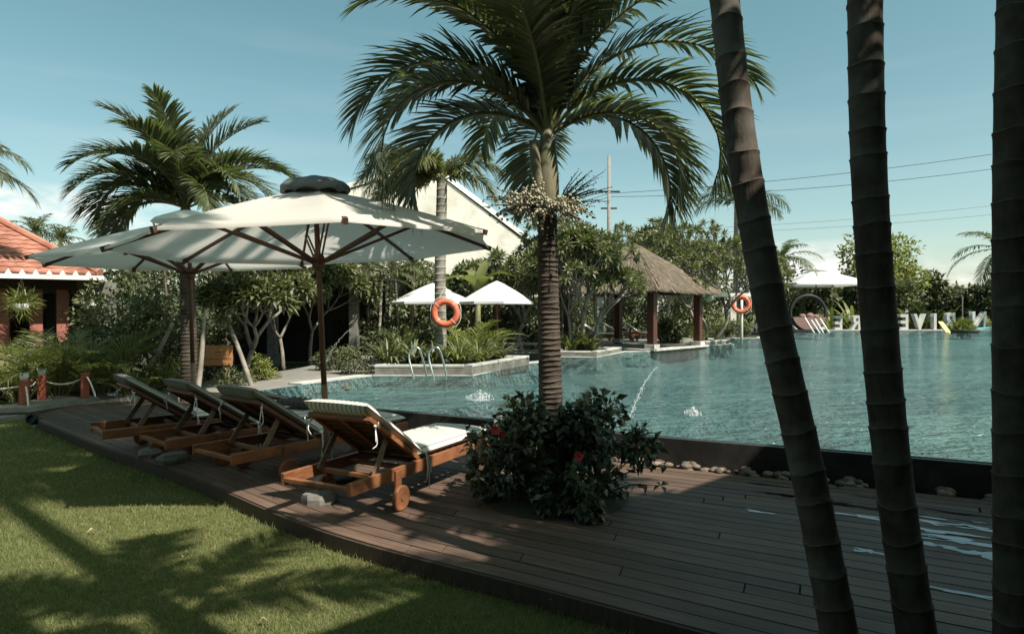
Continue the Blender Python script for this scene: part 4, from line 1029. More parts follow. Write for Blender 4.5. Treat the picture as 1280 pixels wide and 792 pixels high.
for px, lb in ((27, 'hanging basket of fine grass under the house eave, in front of the columns'), (113, 'pale hanging planter with trailing leaves under the right end of the house eave')):
    c = HE + hx*on_house(px, .12) + hy*.12; hb = empty('hanging_basket', (c[0], c[1], 1.62 if px < 60 else 1.66), 0, lb, 'planter', 'hanging baskets under the house eave')
    b = MB(); b.lathe([(.001, 0), (.12, .0), (.165, .16), (.15, .165), (.13, .13), (.001, .13)], 16); b.build('pot', M['white_pot'], hb, True)
    s_ = MB(); 
    for a in (0, 2.1, 4.2): s_.tube([(.15*math.cos(a), .15*math.sin(a), .15), (0, 0, .72)], .006, 4)
    s_.build('cords', M['rope'], hb)
    rg = np.random.default_rng(px); n = 700 if px < 60 else 260; u = nrm(rg.normal(size=(n, 3)) + A3(0, 0, .35)); f = MB()
    leaves(f, u*rg.uniform(.02, .24, n)[:, None] + A3(0, 0, .16), nrm(u + A3(0, 0, -.2)), nrm(rg.normal(size=(n, 3))), rg.uniform(.14, .30, n) if px < 60 else rg.uniform(.08, .16, n), .012 if px < 60 else .05, arch=.3)
    f.build('foliage', M['lime_leaf'] if px < 60 else M['shrub_leaf'], hb)

# footbridge with red posts, pots and ropes
BR = np.array([-7.95, 11.25, 0]); 
fbm = MB(); q = [G(18, 505, .06), G(60, 528, .0)*A3(1,1,0)+A3(0,0,.06), G(122, 505, .06), G(108, 495, .06), G(50, 497, .06)]
pts = [(-8.35, 10.15), (-7.75, 10.25), (-7.45, 11.55), (-8.35, 11.75)]
fbm.slab(pts, -.01, .07); fbm.slab([(-8.3, 10.2), (-7.8, 10.28), (-7.78, 10.5), (-8.3, 10.42)], -.12, -.012); fbm.slab([(-8.2, 11.4), (-7.55, 11.3), (-7.5, 11.5), (-8.2, 11.65)], -.12, -.012)
o = fbm.build('footbridge', M['stone'], None, bevel=.01); tag(o, 'small flat stone footbridge carrying the red posts at the left', 'footbridge')
posts = []
for px, pb_, pt, lb, pot in ((30, 505, 479, 'red wooden post with a potted plant, nearest the left edge of the photo', 1), (52, 499, 473, 'red wooden post with a potted plant, behind the leftmost one', 1), (106, 497, 470, 'red wooden post without a pot, at the right end of the rope', 0)):
    b = G(px, pb_, .07); h = (pb_-pt)/FPX*b[1] + .05; p = MB(); p.box((0, 0, h/2), (.125, .125, h)); p.box((0, 0, h-.01), (.135, .135, .03))
    o = p.build('rope_post', M['red_post'], None, bevel=.012); o.location = tuple(b); o.rotation_euler = (0, 0, .5); tag(o, lb, 'post', 'red posts of the footbridge'); posts.append((b, h))
    if pot:
        t = empty('potted_plant', (b[0], b[1], b[2]+h+.005), 0, 'white pot with a small green plant on the ' + ('leftmost' if px == 30 else 'middle') + ' red post', 'potted plant', 'white pots on the red posts')
        c = MB(); c.lathe([(.001, 0), (.052, 0), (.072, .13), (.064, .13), (.055, .1), (.001, .1)], 16); c.build('pot', M['white_pot'], t, True)
        rg = np.random.default_rng(px); n = 320; u = nrm(rg.normal(size=(n, 3)) + A3(0, 0, .9)); f = MB()
        leaves(f, u*rg.uniform(0, .09, n)[:, None] + A3(0, 0, .15), u, nrm(rg.normal(size=(n, 3))), rg.uniform(.04, .08, n), .022); f.build('foliage', M['lime_leaf'], t)
def rope(a, b, sag, lb, end=None):
    a, b = np.array(a), np.array(b); t = np.linspace(0, 1, 14)[:, None]; P = a*(1-t) + b*t - A3(0, 0, 1)*sag*4*t*(1-t)
    m = MB(); m.tube(P, .014, 7); o = m.build('rope', M['rope'], None, True); tag(o, lb, 'rope', 'white ropes between the red posts')
tops = [b + A3(0, 0, h-.10) for b, h in posts]
rope(tops[1] + A3(.07, 0, 0), tops[2] - A3(.07, 0, 0), .07, 'white rope sagging between the middle and right red posts')
rope(tops[0] + A3(-.07, 0, 0), tops[0] + A3(-2.4, .2, .0), .09, 'white rope running left out of the photo from the leftmost red post')
rope(tops[0] + A3(.07, .04, 0), tops[1] + A3(-.06, -.07, 0), .015, 'short white rope between the two red posts with pots')
rope(tops[2] + A3(.07, -.06, .04), tops[2] + A3(.33, -.22, -.30), -.05, 'loose white rope end hanging to the ground from the right red post')
rope(tops[0] + A3(.07, -.06, .0), tops[0] + A3(.22, -.2, -.33), -.05, 'loose white rope end hanging to the slab from the leftmost red post')
sp = empty('garden_spotlight', tuple(G(47, 534, -.12)), 0, 'small dark garden spotlight on a pale base beside the path', 'spotlight')
m = MB(); m.lathe([(.001, 0), (.06, 0), (.05, .07), (.03, .09), (.001, .09)], 12); m.build('base', M['stone_pale'], sp)
m = MB(); m.lathe([(.001, 0), (.05, .0), (.075, .05), (.075, .12), (.06, .12), (.055, .08), (.001, .08)], 14, (0, -.04, .11), rotx(R(70))); m.build('lamp_head', M['metal_dark'], sp)

# wooden notice board
nb = empty('notice_board', tuple(G(268, 493, -.09)*A3(1, 1, 0) + A3(0, 0, .0)), R(8), 'orange wooden board of planks on two red legs below the palm', 'notice board')
d0 = nb.location[1]; sc = d0/FPX
for s in (-1, 1):
    m = MB(); m.box((s*20*sc*.78, .03, .42), (.045, .045, .98)); m.build('leg', M['red_post'], nb, bevel=.005)
z0 = CZ + (HZ-457)*sc
for k in range(3):
    m = MB(); hh = 26*sc/3; m.box((0, 0, z0 + hh*(k+.5)), (43*sc, .03, hh-.012)); m.build('plank', M['sign_wood'], nb, bevel=.005)
for (x0, y0, x1, y1), lb in (((190, 450, 216, 404), 'pale slanting support stake left of the wooden board'), ((248, 476, 255, 392), 'tall pale stake standing in front of the wooden board'), ((311, 474, 283, 398), 'grey slanting stake right of the wooden board')):
    a = D(x0, y0, 12.6 if x0 != 248 else 11.6); b = D(x1, y1, 12.9 if x0 != 248 else 11.8); a = a + (a-b)*.25
    m = MB(); m.tube(catmull([a, (a+b)/2 + A3(.02, 0, 0), b], 4), np.linspace(.05, .038, 9), 8); tag(m.build('tree_stake', M['bark_pale'], None, True), lb, 'stake', 'wooden stakes propping the trees')

# ================================================================== planting on the left
palm('palm_tree', tuple(D(238, 392, 11.6)*A3(1, 1, 0) + A3(0, 0, -.1)), 'full feathery palm towering behind the far parasol, left of centre', (-.08, 0, 3.25), .15, .11, 0, 2, 71,
     'feather palms behind the loungers', trunk='trunk_main', scarmat='trunk_main', spacing=.07, shaft=.35, nl=84, leafL=.64, leafW=.056, droop=.28, vee=.6, rr=.02,
     fronds=[(R(172),R(22),1.9,1.7),(R(262),R(72),2.1,1.5),(R(215),R(52),2.0,1.9),(R(325),R(52),2.0,1.9),(R(-12),R(22),1.8,1.6),(R(235),R(20),1.6,1.6),(R(150),R(58),2.3,1.5),(R(30),R(58),2.3,1.5)] + [(R(a), R(e), l, b) for a, e, l, b in ((178,56,2.2,2.5),(195,68,2.3,1.9),(165,44,2.0,2.6),(205,80,2.2,1.1),(-5,56,2.2,2.5),(10,68,2.2,1.9),(-20,42,2.0,2.4),(20,78,2.2,1.0),(250,62,1.9,1.7),(290,60,1.9,1.6),(270,82,2.1,.9),(70,70,2.2,1.3),(110,66,2.2,1.3),(225,38,1.9,1.9),(310,40,1.8,1.9),(140,80,2.2,.9),(45,84,2.2,.7))])
palm('palm_tree', tuple(D(-62, 392, 13)*A3(1, 1, 0)), 'palm outside the left edge with only frond tips in the photo', (0, 0, 4.6), .14, .10, 0, 2, 72, 'feather palms behind the loungers', nl=40, leafL=.5, leafW=.05,
     fronds=[(R(a), R(e), 1.6, b) for a, e, b in ((5,40,1.6),(-15,20,1.4),(20,5,1.1),(180,45,1.6),(140,50,1.5),(220,45,1.6),(90,60,1.3),(270,60,1.3))])
for px, py, d, s_, lb in ((45, 292, 42, 73, 'small distant palm top peeping over the tiled roof, left one'), (76, 300, 46, 74, 'small distant palm top peeping over the tiled roof, right one')):
    z = CZ + (HZ-py)/FPX*d
    palm('palm_tree', tuple(D(px, 392, d)*A3(1, 1, 0)), lb, (0, 0, z), .18, .12, 13, 1.9 if px < 60 else 1.5, s_, 'distant palms beyond the roofs', els=(1.4, -.1), bends=(.8, 1.3), nl=18, leafL=.7, leafW=.09, mat='palm_leaf_far', n=8, spacing=.4)
GA = 'arching areca palms beside the red posts'
for px, d, h, n, s_, lb in ((22, 11.8, 1.6, 13, 1, 'areca palm clump at the left edge, behind the ropes'), (72, 12.0, 1.85, 16, 2, 'areca palm clump directly behind the potted red posts'), (122, 12.3, 1.7, 15, 3, 'areca palm clump right of the red posts'), (165, 12.0, .8, 9, 4, 'low areca palm clump behind the farthest lounger'), (-30, 12.2, 1.3, 11, 5, 'areca palm clump mostly outside the left edge')):
    areca('areca_palm', tuple(D(px, 392, d)*A3(1, 1, 0) + A3(0, 0, -.1)), h, n, s_, lb, GA)
GS = 'leafy shrubs behind the loungers'
shrub('leafy_shrub', tuple(D(150, 392, 14.0)*A3(1, 1, 0) + A3(0, 0, -.1)), 2.2, 1.6, 2.35, 81, M['shrub_leaf'], 'tall leafy shrub right of the house corner', group=GS, clumps=30, per=95, L=.13, W=.06)
shrub('leafy_shrub', tuple(D(196, 392, 13.6)*A3(1, 1, 0) + A3(0, 0, -.1)), 1.9, 1.4, 2.25, 82, M['shrub_leaf'], 'tall leafy shrub left of the palm trunk behind the far parasol', group=GS, clumps=26, per=95, L=.13, W=.06)
shrub('leafy_shrub', tuple(D(118, 392, 15.2)*A3(1, 1, 0) + A3(0, 0, -.1)), 1.6, 1.3, 2.35, 83, M['dark_leaf'], 'dark shrub pressed against the house side wall', group=GS, clumps=18, per=80, L=.14, W=.07)
shrub('leafy_shrub', tuple(D(212, 392, 12.6)*A3(1, 1, 0) + A3(0, 0, -.1)), .9, .8, .75, 84, M['lime_leaf'], 'low light green shrub below the slanting left stake', group=GS, clumps=14, per=60, L=.11, W=.035)
shrub('leafy_shrub', tuple(D(328, 392, 13.4)*A3(1, 1, 0) + A3(0, 0, -.05)), .62, .55, .85, 85, M['lime_leaf'], 'bright yellow green shrub right of the wooden board beside the path', group=GS, clumps=14, per=70, L=.09, W=.03)
shrub('leafy_shrub', tuple(D(288, 392, 12.9)*A3(1, 1, 0) + A3(0, 0, -.09)), .9, .6, .55, 86, M['shrub_leaf'], 'low dark green plants under the wooden board', group=GS, clumps=12, per=50, L=.14, W=.03)
shrub('leafy_shrub', tuple(D(262, 392, 15.6)*A3(1, 1, 0) + A3(0, 0, -.09)), 2.0, 1.2, 2.2, 87, M['dark_leaf'], 'dark shrub mass right behind the wooden board', group=GS, clumps=24, per=80, L=.15, W=.07)
shrub('leafy_shrub', tuple(D(60, 392, 13.2)*A3(1, 1, 0) + A3(0, 0, -.09)), 2.6, .9, .9, 88, M['dark_leaf'], 'dark low shrubs filling the bed under the house columns', group=GS, clumps=22, per=60, L=.14, W=.05)
shrub('flowering_shrub', tuple(D(212, 392, 16.5)*A3(1, 1, 0)), 1.5, 1.3, 3.95, 89, M['frangi_leaf'], 'tall blossoming shrub top showing under the feathery palm crown', group=GS, clumps=22, per=60, L=.12, W=.055, flowers=14)
shrub('round_shrub', tuple(D(441, 392, 14.2)*A3(1, 1, 0) + A3(0, 0, .2)), .82, .75, .62, 90, M['shrub_leaf'], 'clipped round shrub beside the path in front of the stone planter', group='round shrubs beside the path', clumps=20, per=80, L=.06, W=.035)
shrub('round_shrub', tuple(D(413, 392, 15.2)*A3(1, 1, 0) + A3(0, 0, .2)), .95, .8, .52, 91, M['dark_leaf'], 'darker low shrub behind the near parasol pole', group='round shrubs beside the path', clumps=20, per=70, L=.07, W=.04)
frangipani('frangipani_tree', tuple(D(306, 392, 13.9)*A3(1, 1, 0) + A3(0, 0, -.1)), 2.45, 2.2, 92, 'frangipani tree with bare grey branches right of the wooden board', lean=(.12, 0), r0=.075)
frangipani('frangipani_tree', tuple(D(386, 392, 18.2)*A3(1, 1, 0) + A3(0, 0, .1)), 2.4, 2.1, 93, 'frangipani tree with dense leaves behind the near parasol pole', lean=(.05, 0))
frangipani('frangipani_tree', tuple(D(352, 392, 16.9)*A3(1, 1, 0) + A3(0, 0, .1)), 2.5, 2.4, 94, 'frangipani tree shading the dark entrance beyond the path', lean=(-.1, 0))

# ================================================================== buildings behind
def porch():
    r = empty('entrance_porch', (-6.6, 20.2, 0), 0, 'dark porch with grey pillars at the end of the path', 'porch')
    m = MB(); m.box((0, 0, 2.75), (4.6, 2.6, .22)); m.build('roof', M['dark_wood'], r, bevel=.02)
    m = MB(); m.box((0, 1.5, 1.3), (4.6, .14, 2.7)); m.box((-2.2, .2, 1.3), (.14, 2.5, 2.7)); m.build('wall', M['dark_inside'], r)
    for x in (-1.9, -.52, 1.9):
        m = MB(); m.box((x, -1.15, 1.3), (.26, .26, 2.7)); m.box((x, -1.15, .2), (.34, .34, .36)); m.build('pillar', M['planter_dark'], r, bevel=.015)
porch()
gb_ = empty('white_building', (-3.5+1.0, 36, 0), R(14), 'large white building with a sloping gable behind the near parasol', 'building')
gp = [(D(x, y, 36)[0]+3.5, D(x, y, 36)[2]) for x, y in ((405, 244), (512, 206), (641, 296))]
x0, x1 = gp[0][0]+.25, gp[2][0]-.25
m = MB(); V = [(x0, 0, -.1), (x1, 0, -.1), (x1, 0, gp[2][1]-.15), (gp[1][0], 0, gp[1][1]-.2), (x0, 0, gp[0][1]-.15)]
V2 = [(a, 9, c) for a, b, c in V]; m.add(V + V2, [(0,1,2,3,4), (9,8,7,6,5), (0,5,6,1), (1,6,7,2), (0,4,9,5)]); m.build('wall', M['cream_wall'], gb_)
m = MB()
for (a, c), (a2, c2) in ((gp[0], gp[1]), (gp[1], gp[2])): m.bar((a, 4.6, c), (a2, 4.6, c2), 9.3, .18, up=(0, 0, 1))
m.build('roof', M['white_paint'], gb_, bevel=.02)
m = MB()
for (a, c), (a2, c2) in ((gp[0], gp[1]), (gp[1], gp[2])): m.bar((a, -.08, c-.02), (a2, -.08, c2-.02), .05, .26, up=(0, 0, 1))
m.build('gable_trim', M['white_paint'], gb_)
pv = empty('poolside_building', (-4.2, 29, 0), 0, 'cream walled building with red brick bands behind the slender palms', 'building')
m = MB(); m.box((0, 0, 1.5), (9.6, 3, 3.2)); m.build('wall', M['cream_wall'], pv)
m = MB(); m.box((0, -.1, 3.15), (10.2, 3.6, .18)); m.build('roof', M['white_paint'], pv, bevel=.02)
m = MB(); 
for x in (-1.95, 1.1, 2.3, 3.5): m.box((x, -1.53, 1.25), (.55, .1, 2.5))
m.box((-1.0, -1.54, 2.35), (3.0, .08, .42)); m.build('brick_pier', M['brick'], pv)
for x, w_ in ((-.6, 1.1), (1.7, .62), (2.9, .62)):
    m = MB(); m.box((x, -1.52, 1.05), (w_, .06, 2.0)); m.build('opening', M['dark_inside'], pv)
lg = empty('white_pergola', (8.2, 37.5, 0), 0, 'long low white pergola roof on cream columns behind the thatched pavilion', 'pergola')
m = MB(); m.box((0, 0, 2.62), (14, 3.0, .20)); m.build('roof', M['white_paint'], lg, bevel=.02)
for x in (-6.5, -3.2, 0, 1.9, 4.3, 6.6):
    m = MB(); m.box((x, -1.2, 1.25), (.34, .34, 2.55)); m.build('column', M['cream_wall'], lg, bevel=.01)

# ================================================================== planters, pool furniture
def planter(pts, h, label):
    m = MB(); P = np.array(pts); c = P.mean(0); inn = c + (P - c)*.88
    m.slab(pts, .12, h); o = m.build('stone_planter', M['planter_dark'], None, bevel=.012); tag(o, label, 'planter', 'low stone planters at the pool edge')
    m = MB(); m.poly([tuple(p) for p in inn], h+.004); m.build('soil', M['soil'], o)
    m = MB()
    for a, b in zip(P, np.roll(P, -1, 0)): 
        u = (b-a)/np.linalg.norm(b-a); m.bar((*(a + u*.0 + np.array([-u[1], u[0]])*.09), h+.028), (*(b - u*.18 + np.array([-u[1], u[0]])*.09), h+.028), .2, .05)
    m.build('coping', M['stone_pale'], o, bevel=.006); return o
planter([(-2.93, 13.62), (-.85, 13.62), (.45, 16.7), (-2.2, 16.9)], .43, 'long grey stone planter behind the pool ladder')
planter([(1.42, 19.55), (2.58, 19.42), (3.75, 21.9), (2.0, 22.2)], .38, 'stone planter holding the frangipani left of the thatched pavilion')
planter([(7.35, 25.9), (7.95, 26.25), (9.5, 28.0), (8.2, 28.6)], .40, 'small stone planter right of the thatched pavilion')
GP = 'strap leaved plants in the stone planters'
for k, (px, d, h, lb) in enumerate(((487, 14.3, .62, 'dark strap leaved clump at the left end of the long planter'), (517, 14.5, .60, 'strap leaved clump just behind the pool ladder'), (545, 14.3, .55, 'strap leaved clump under the orange lifebuoy'), (573, 14.4, .66, 'large strap leaved clump right of the lifebuoy palm'), (600, 15.0, .72, 'largest strap leaved clump at the right corner of the long planter'), (622, 16.0, .6, 'strap leaved clump farthest along the right side of the long planter'), (500, 15.8, .9, 'taller strap leaved clump at the back of the long planter'))):
    strappy('strap_leaf_plant', tuple(D(px, 392, d)*A3(1, 1, 0) + A3(0, 0, .44)), .5, h, 85, 100+k, M['areca_leaf'] if k in (3, 4) else M['shrub_leaf'], lb, GP, .055)
for k, (px, d, h, lb) in enumerate(((712, 20.2, .62, 'strap leaved clump under the frangipani left of the pavilion'), (737, 20.4, .75, 'sunlit strap leaved clump right of the frangipani trunk'), (873, 26.8, .7, 'strap leaved clump in the small planter right of the pavilion'), (725, 21.3, .8, 'strap leaved clump at the back of the planter left of the pavilion'))):
    strappy('strap_leaf_plant', tuple(D(px, 392, d)*A3(1, 1, 0) + A3(0, 0, .39)), .55, h, 80, 110+k, M['areca_leaf'], lb, GP, .055)
shrub('leafy_shrub', tuple(D(478, 392, 15.4)*A3(1, 1, 0) + A3(0, 0, .43)), .9, .8, .7, 116, M['dark_leaf'], 'dark shrub in the long planter left of the ladder', group='shrubs in the long planter', clumps=16, per=60, L=.12, W=.05)
shrub('leafy_shrub', tuple(D(532, 392, 16.2)*A3(1, 1, 0) + A3(0, 0, .43)), 1.3, .7, .95, 117, M['dark_leaf'], 'dark shrub behind the ladder in the long planter', group='shrubs in the long planter', clumps=18, per=60, L=.12, W=.05)
areca('areca_palm', tuple(D(588, 392, 17.5)*A3(1, 1, 0) + A3(0, 0, .2)), 1.5, 14, 118, 'yellowish areca palm right behind the lifebuoy', 'areca palms behind the long planter', mat='lime_leaf')
areca('areca_palm', tuple(D(505, 392, 17.8)*A3(1, 1, 0) + A3(0, 0, .2)), 1.3, 12, 119, 'areca palm behind the left part of the long planter', 'areca palms behind the long planter', mat='areca_leaf')
lad = empty('pool_ladder', (-1.85, 12.75, .25), 0, 'two steel grab rails of the pool ladder in front of the long planter', 'ladder')
for dx in (0, .40):
    m = MB(); m.tube(catmull([(-.10+dx, 0, -.7), (-.10+dx, 0, -.05), (-.22+dx, .12, .42), (-.20+dx, .16, .58), (-.10+dx, .18, .645), (0+dx, .18, .56), (.11+dx, .16, .15), (.12+dx, .15, -.05), (.12+dx, .15, -.7)], 6), .02, 10); m.build('grab_rail', M['steel'], lad, True)
def spout(px, py, r_, h, seed, label):
    rg = np.random.default_rng(seed); g = G(px, py, WZ); m = MB()
    for k in range(330):
        q = min(r_*.62, abs(rg.normal())*r_*.42); a = rg.uniform(0, 6.28); z = h*max(0, 1 - q/r_)*rg.uniform(.0, 1.3); s_ = rg.uniform(.002, .008)
        m.ball((q*math.cos(a), q*math.sin(a)*.8, z + .004), (s_*rg.uniform(.8, 2.2), s_*rg.uniform(.8, 1.6), s_*rg.uniform(.7, 1.8)), 6, 5)
    V = []; n = 24
    for j, (r, z) in enumerate(((0, h*.4), (.05, h*.28), (.10, h*.1), (.2, .008), (.3, .006))):
        for k in range(n): V.append((r*math.cos(2*math.pi*k/n)*r_*2.2*rg.uniform(.8, 1.2), r*math.sin(2*math.pi*k/n)*r_*2.2*rg.uniform(.8, 1.2), z*rg.uniform(.6, 1.3) if j < 3 else .006))
    m.add(V, [(j*n+k, (j+1)*n+k, (j+1)*n+(k+1) % n, j*n+(k+1) % n) for j in range(3) for k in range(n)])
    o = m.build('water_spout', M['splash'], None, True); o.location = tuple(g); tag(o, label, 'fountain', 'bubbling water spouts in the pool')
spout(600, 500, .34, .12, 1, 'bubbling white water spout left of the stout palm')
spout(866, 519, .17, .09, 2, 'bubbling white water spout right of the stout palm')
def jet(P, label, seed):
    rg = np.random.default_rng(seed); m = MB(); k = len(P)
    for i in range(k):
        t = i/(k-1)
        for q in range(int(1 + 3*t)):
            s_ = rg.uniform(.0015, .005)*(1 + .5*t); m.ball(P[i] + rg.normal(size=3)*(.006 + .022*t), (s_, s_, s_*rg.uniform(1, 2.5)), 6, 5)
    m.tube(P, np.linspace(.002, .004, k), 6); o = m.build('water_jet', M['splash'], None, True); tag(o, label, 'water jet', 'arching water jets of the pool')
a, b = G(786, 525, WZ), D(822, 458, 9.6); t = np.linspace(0, 1, 60)[:, None]
jet(b*(1-t) + a*t + A3(0, 0, 1)*.16*4*t*(1-t)*.6, 'thin arching water jet falling into the pool right of the stout palm', 3)
a, b = G(401, 466, .24), D(437, 412, 14.0); jet(b*(1-t) + a*t + A3(0, 0, 1)*.13*4*t*(1-t), 'thin arching water jet splashing onto the path edge by the round shrub', 4)

# lifebuoy palm and the two lifebuoys
def lifebuoy(c, Ro, label, face):
    r = empty('lifebuoy', tuple(c), 0, label, 'lifebuoy', 'orange lifebuoys'); Rm = rotz(face) @ rotx(R(90))
    m = MB(); m.torus((0,0,0), Ro*.78, Ro*.22, Rm, 48, 16); m.build('ring', M['lifebuoy'], r, True)
    m = MB(); an = np.linspace(0, 2*math.pi, 49)
    rad = Ro*(1.04 + .10*np.abs(np.sin(2*an)))
    P = np.stack([rad*np.cos(an), rad*np.sin(an), 0*an], 1) @ Rm.T; m.tube(P, Ro*.028, 6, cap=False)
    m.tube(catmull([A3(-Ro*.5, 0, Ro*.9), A3(0, .02, Ro*1.7), A3(Ro*.4, 0, Ro*.95)], 6), Ro*.025, 6)
    m.build('grab_rope', M['rope'], r, True)
    for k in range(4):
        m = MB(); a = math.pi/4 + k*math.pi/2; m.torus(np.array([Ro*.78*math.cos(a), Ro*.78*math.sin(a), 0]) @ Rm.T, Ro*.225, Ro*.02, Rm @ rotz(a) @ rotx(R(90)), 20, 6); m.build('band', M['rope'], r, True)
    return r
lifebuoy(D(557, 391, 15.0), .345, 'orange lifebuoy hanging on the grey palm trunk behind the ladder', R(-8))
lifebuoy(D(926, 380, 33.6), .50, 'orange lifebuoy on a pale post at the far hedge', R(-12))
m = MB(); m.tube([(0,0,-.9), (0,0,1.2), (0,0,2.3)], [.075,.07,.07], 10); o = m.build('lifebuoy_post', M['cream_wall'], None, True); o.location = tuple(D(927, 392, 33.9)*A3(1, 1, 0)); tag(o, 'pale post carrying the farther lifebuoy', 'post')
GF = 'foxtail palms with bushy arching fronds'
h5 = D(551, 226, 15.45)
palm('palm_tree', (h5[0], h5[1], .3), 'tall grey palm trunk with the lifebuoy, its bushy fronds behind the near parasol', (.03, 0, h5[2]-.3), .145, .125, 0, 2, 120, GF, mat='palm_leaf_yellow', plume=1, nl=110, leafL=.50, leafW=.042, droop=.35, spacing=.18, trunk='trunk_grey',
     fronds=[(R(a), R(e), l, b) for a, e, l, b in ((0,50,1.8,1.9),(-15,20,1.6,1.6),(180,52,2.3,2.0),(195,30,2.2,1.8),(172,62,2.3,1.8),(178,40,2.4,1.7),(200,16,2.0,1.5),(160,22,2.2,1.5),(186,6,1.9,1.2),(165,66,1.6,1.5),(20,68,1.5,1.5),(90,60,1.6,1.6),(250,55,1.5,1.9),(140,40,1.6,1.8),(215,45,1.6,1.8))])
h6 = D(920, 256, 38.0)
palm('palm_tree', (h6[0], h6[1], 0), 'tall thin palm with bushy drooping fronds right behind the leaning trunk', (.02, 0, h6[2]), .17, .14, 0, 2, 121, GF, mat='palm_leaf_far', plume=1, nl=60, leafL=.75, leafW=.07, droop=.4, spacing=.3, n=10,
     fronds=[(R(a), R(e), l, b) for a, e, l, b in ((0,40,3.6,1.8),(12,28,3.3,1.6),(180,40,3.2,1.7),(160,30,2.6,1.5),(60,66,2.4,1.5),(20,55,2.3,1.7),(250,50,2.3,1.8),(200,60,2.4,1.5),(310,35,2.3,1.8),(110,75,2.3,1.0))])
# slender clumping palms before the cream building
GC = 'slender palm stems before the cream building'
for k, (px, pt, d, lean, lb) in enumerate(((448, 345, 21, -.05, 'leftmost'), (462, 338, 21.5, -.03, 'second'), (472, 350, 20.5, .05, 'third'), (487, 340, 21.6, .02, 'fourth'), (498, 346, 21.0, -.04, 'fifth'), (512, 338, 21.5, .05, 'rightmost'))):
    z = CZ + (HZ-pt)/FPX*d
    palm('slender_palm', tuple(D(px, 392, d)*A3(1, 1, 0)), f'{lb} of the six slender palm stems before the cream building', (lean*z, 0, z), .055, .045, 9, 1.25, 130+k, GC, els=(1.35, .1), bends=(1.0, 1.6), nl=16, leafL=.36, leafW=.05, n=8, spacing=.3, mat='palm_leaf_far', rr=.010)
# banana plant
bn = empty('banana_plant', tuple(D(597, 392, 21)*A3(1, 1, 0)), 0, 'banana plant with broad arching leaves beside the white gable', 'plant'); rg = np.random.default_rng(3)
m = MB(); m.tube([(0,0,-.1), (0,0,1.2), (.03,0,2.2)], [.13,.11,.07], 10); m.build('stem', M['stalk'], bn, True)
for a, e, l, b in ((10,80,1.5,1.9),(175,72,1.5,2.0),(60,85,1.7,1.2),(120,80,1.5,1.6),(300,75,1.3,2.0),(240,70,1.4,1.8)):
    m = MB(); a, e = R(a), R(e); t = np.linspace(0, 1, 12); el = e - b*t**1.4; T = np.cos(el)[:, None]*A3(math.cos(a), math.sin(a), 0) + np.sin(el)[:, None]*A3(0, 0, 1)
    P = A3(.03, 0, 2.1) + np.concatenate([np.zeros((1, 3)), np.cumsum((T[1:]+T[:-1])*.5*l/11, 0)]); s_ = A3(-math.sin(a), math.cos(a), 0); w_ = .20*np.sin(np.pi*np.clip(t*.97+.03, 0, 1))**.55
    up = np.cross(T, s_); V = np.stack([P - s_*w_[:, None] + .06*up*np.sign(up[:, 2:3]), P, P + s_*w_[:, None] + .06*up*np.sign(up[:, 2:3])], 1).reshape(-1, 3)
    m.add(V, [(3*i+q, 3*i+q+1, 3*i+q+4, 3*i+q+3) for i in range(11) for q in (0, 1)]); m.build('leaf', M['areca_leaf'], bn, True)

# ================================================================== small white parasols, far furniture
def small_parasol(loc, Rr, zrim, ztop, label, square=False, cat='umbrella', group='white parasols across the pool'):
    r = empty('white_parasol', loc, 0, label, cat, group); n = 4 if square else 8; m = MB(); V = []; NT = 8
    prof = [(0, ztop), (.33, None), (.66, None), (1, zrim)]
    for i in range(7):
        q = i/6
        for k in range(n*NT):
            a = 2*math.pi*(k/(n*NT)) + (math.pi/4 if square else .2); t = (k % NT)/NT
            ed = math.cos(math.pi/n)/math.cos(2*math.pi/n*(t-.5)); rr = Rr*(.02 + .98*q)*ed*(1 - .02*q*math.sin(math.pi*t))
            V.append((rr*math.cos(a), rr*math.sin(a), ztop - (ztop-zrim)*q**1.12))
    N_ = n*NT
    for k in range(N_): x, y, z = V[6*N_+k]; V.append((x*1.003, y*1.003, z-.14 if square else z-.07))
    m.add(V, [(i*N_+k, (i+1)*N_+k, (i+1)*N_+(k+1) % N_, i*N_+(k+1) % N_) for i in range(7) for k in range(N_)]); m.build('canopy', M['canopy_white'], r)
    if square:
        m = MB(); m.lathe([(Rr*.30, ztop-.10), (Rr*.26, ztop+.04), (.02, ztop+.30)], 4, Rm=rotz(math.pi/4)); m.build('vent', M['canopy_white'], r)
    m = MB(); m.tube([(0,0,0), (0,0,ztop-.02)], .045, 10); m.build('pole', M['umb_wood'] if not square else M['metal_dark'], r, True)
    m = MB()
    for k in range(n): a = 2*math.pi*k/n + (math.pi/4 if square else .2); m.bar((0, 0, ztop-.04), (Rr*.97*math.cos(a), Rr*.97*math.sin(a), zrim-.02), .03, .04)
    m.build('ribs', M['umb_wood'], r); m = MB(); m.lathe([(.001, 0), (.3, 0), (.28, .06), (.06, .1), (.001, .1)], 16); m.build('base', M['metal_dark'], r)
small_parasol(tuple(D(541, 392, 20.5)*A3(1, 1, 0) + A3(0, 0, .1)), 1.32, 1.84, 2.45, 'white parasol behind the lifebuoy, left of its twin')
small_parasol(tuple(D(621, 392, 19.5)*A3(1, 1, 0) + A3(0, 0, .1)), 1.15, 1.83, 2.47, 'white parasol just left of the stout palm trunk')
small_parasol(tuple(D(1020, 392, 53)*A3(1, 1, 0)), 4.25, 4.0, 5.25, 'wide cream parasol alone on the far right shore', True, group=None)
m = MB(); m.box((0, 0, .40), (1.6, .9, .05)); 
for x, y in ((-.7, -.35), (.7, -.35), (-.7, .35), (.7, .35)): m.box((x, y, .19), (.07, .07, .38))
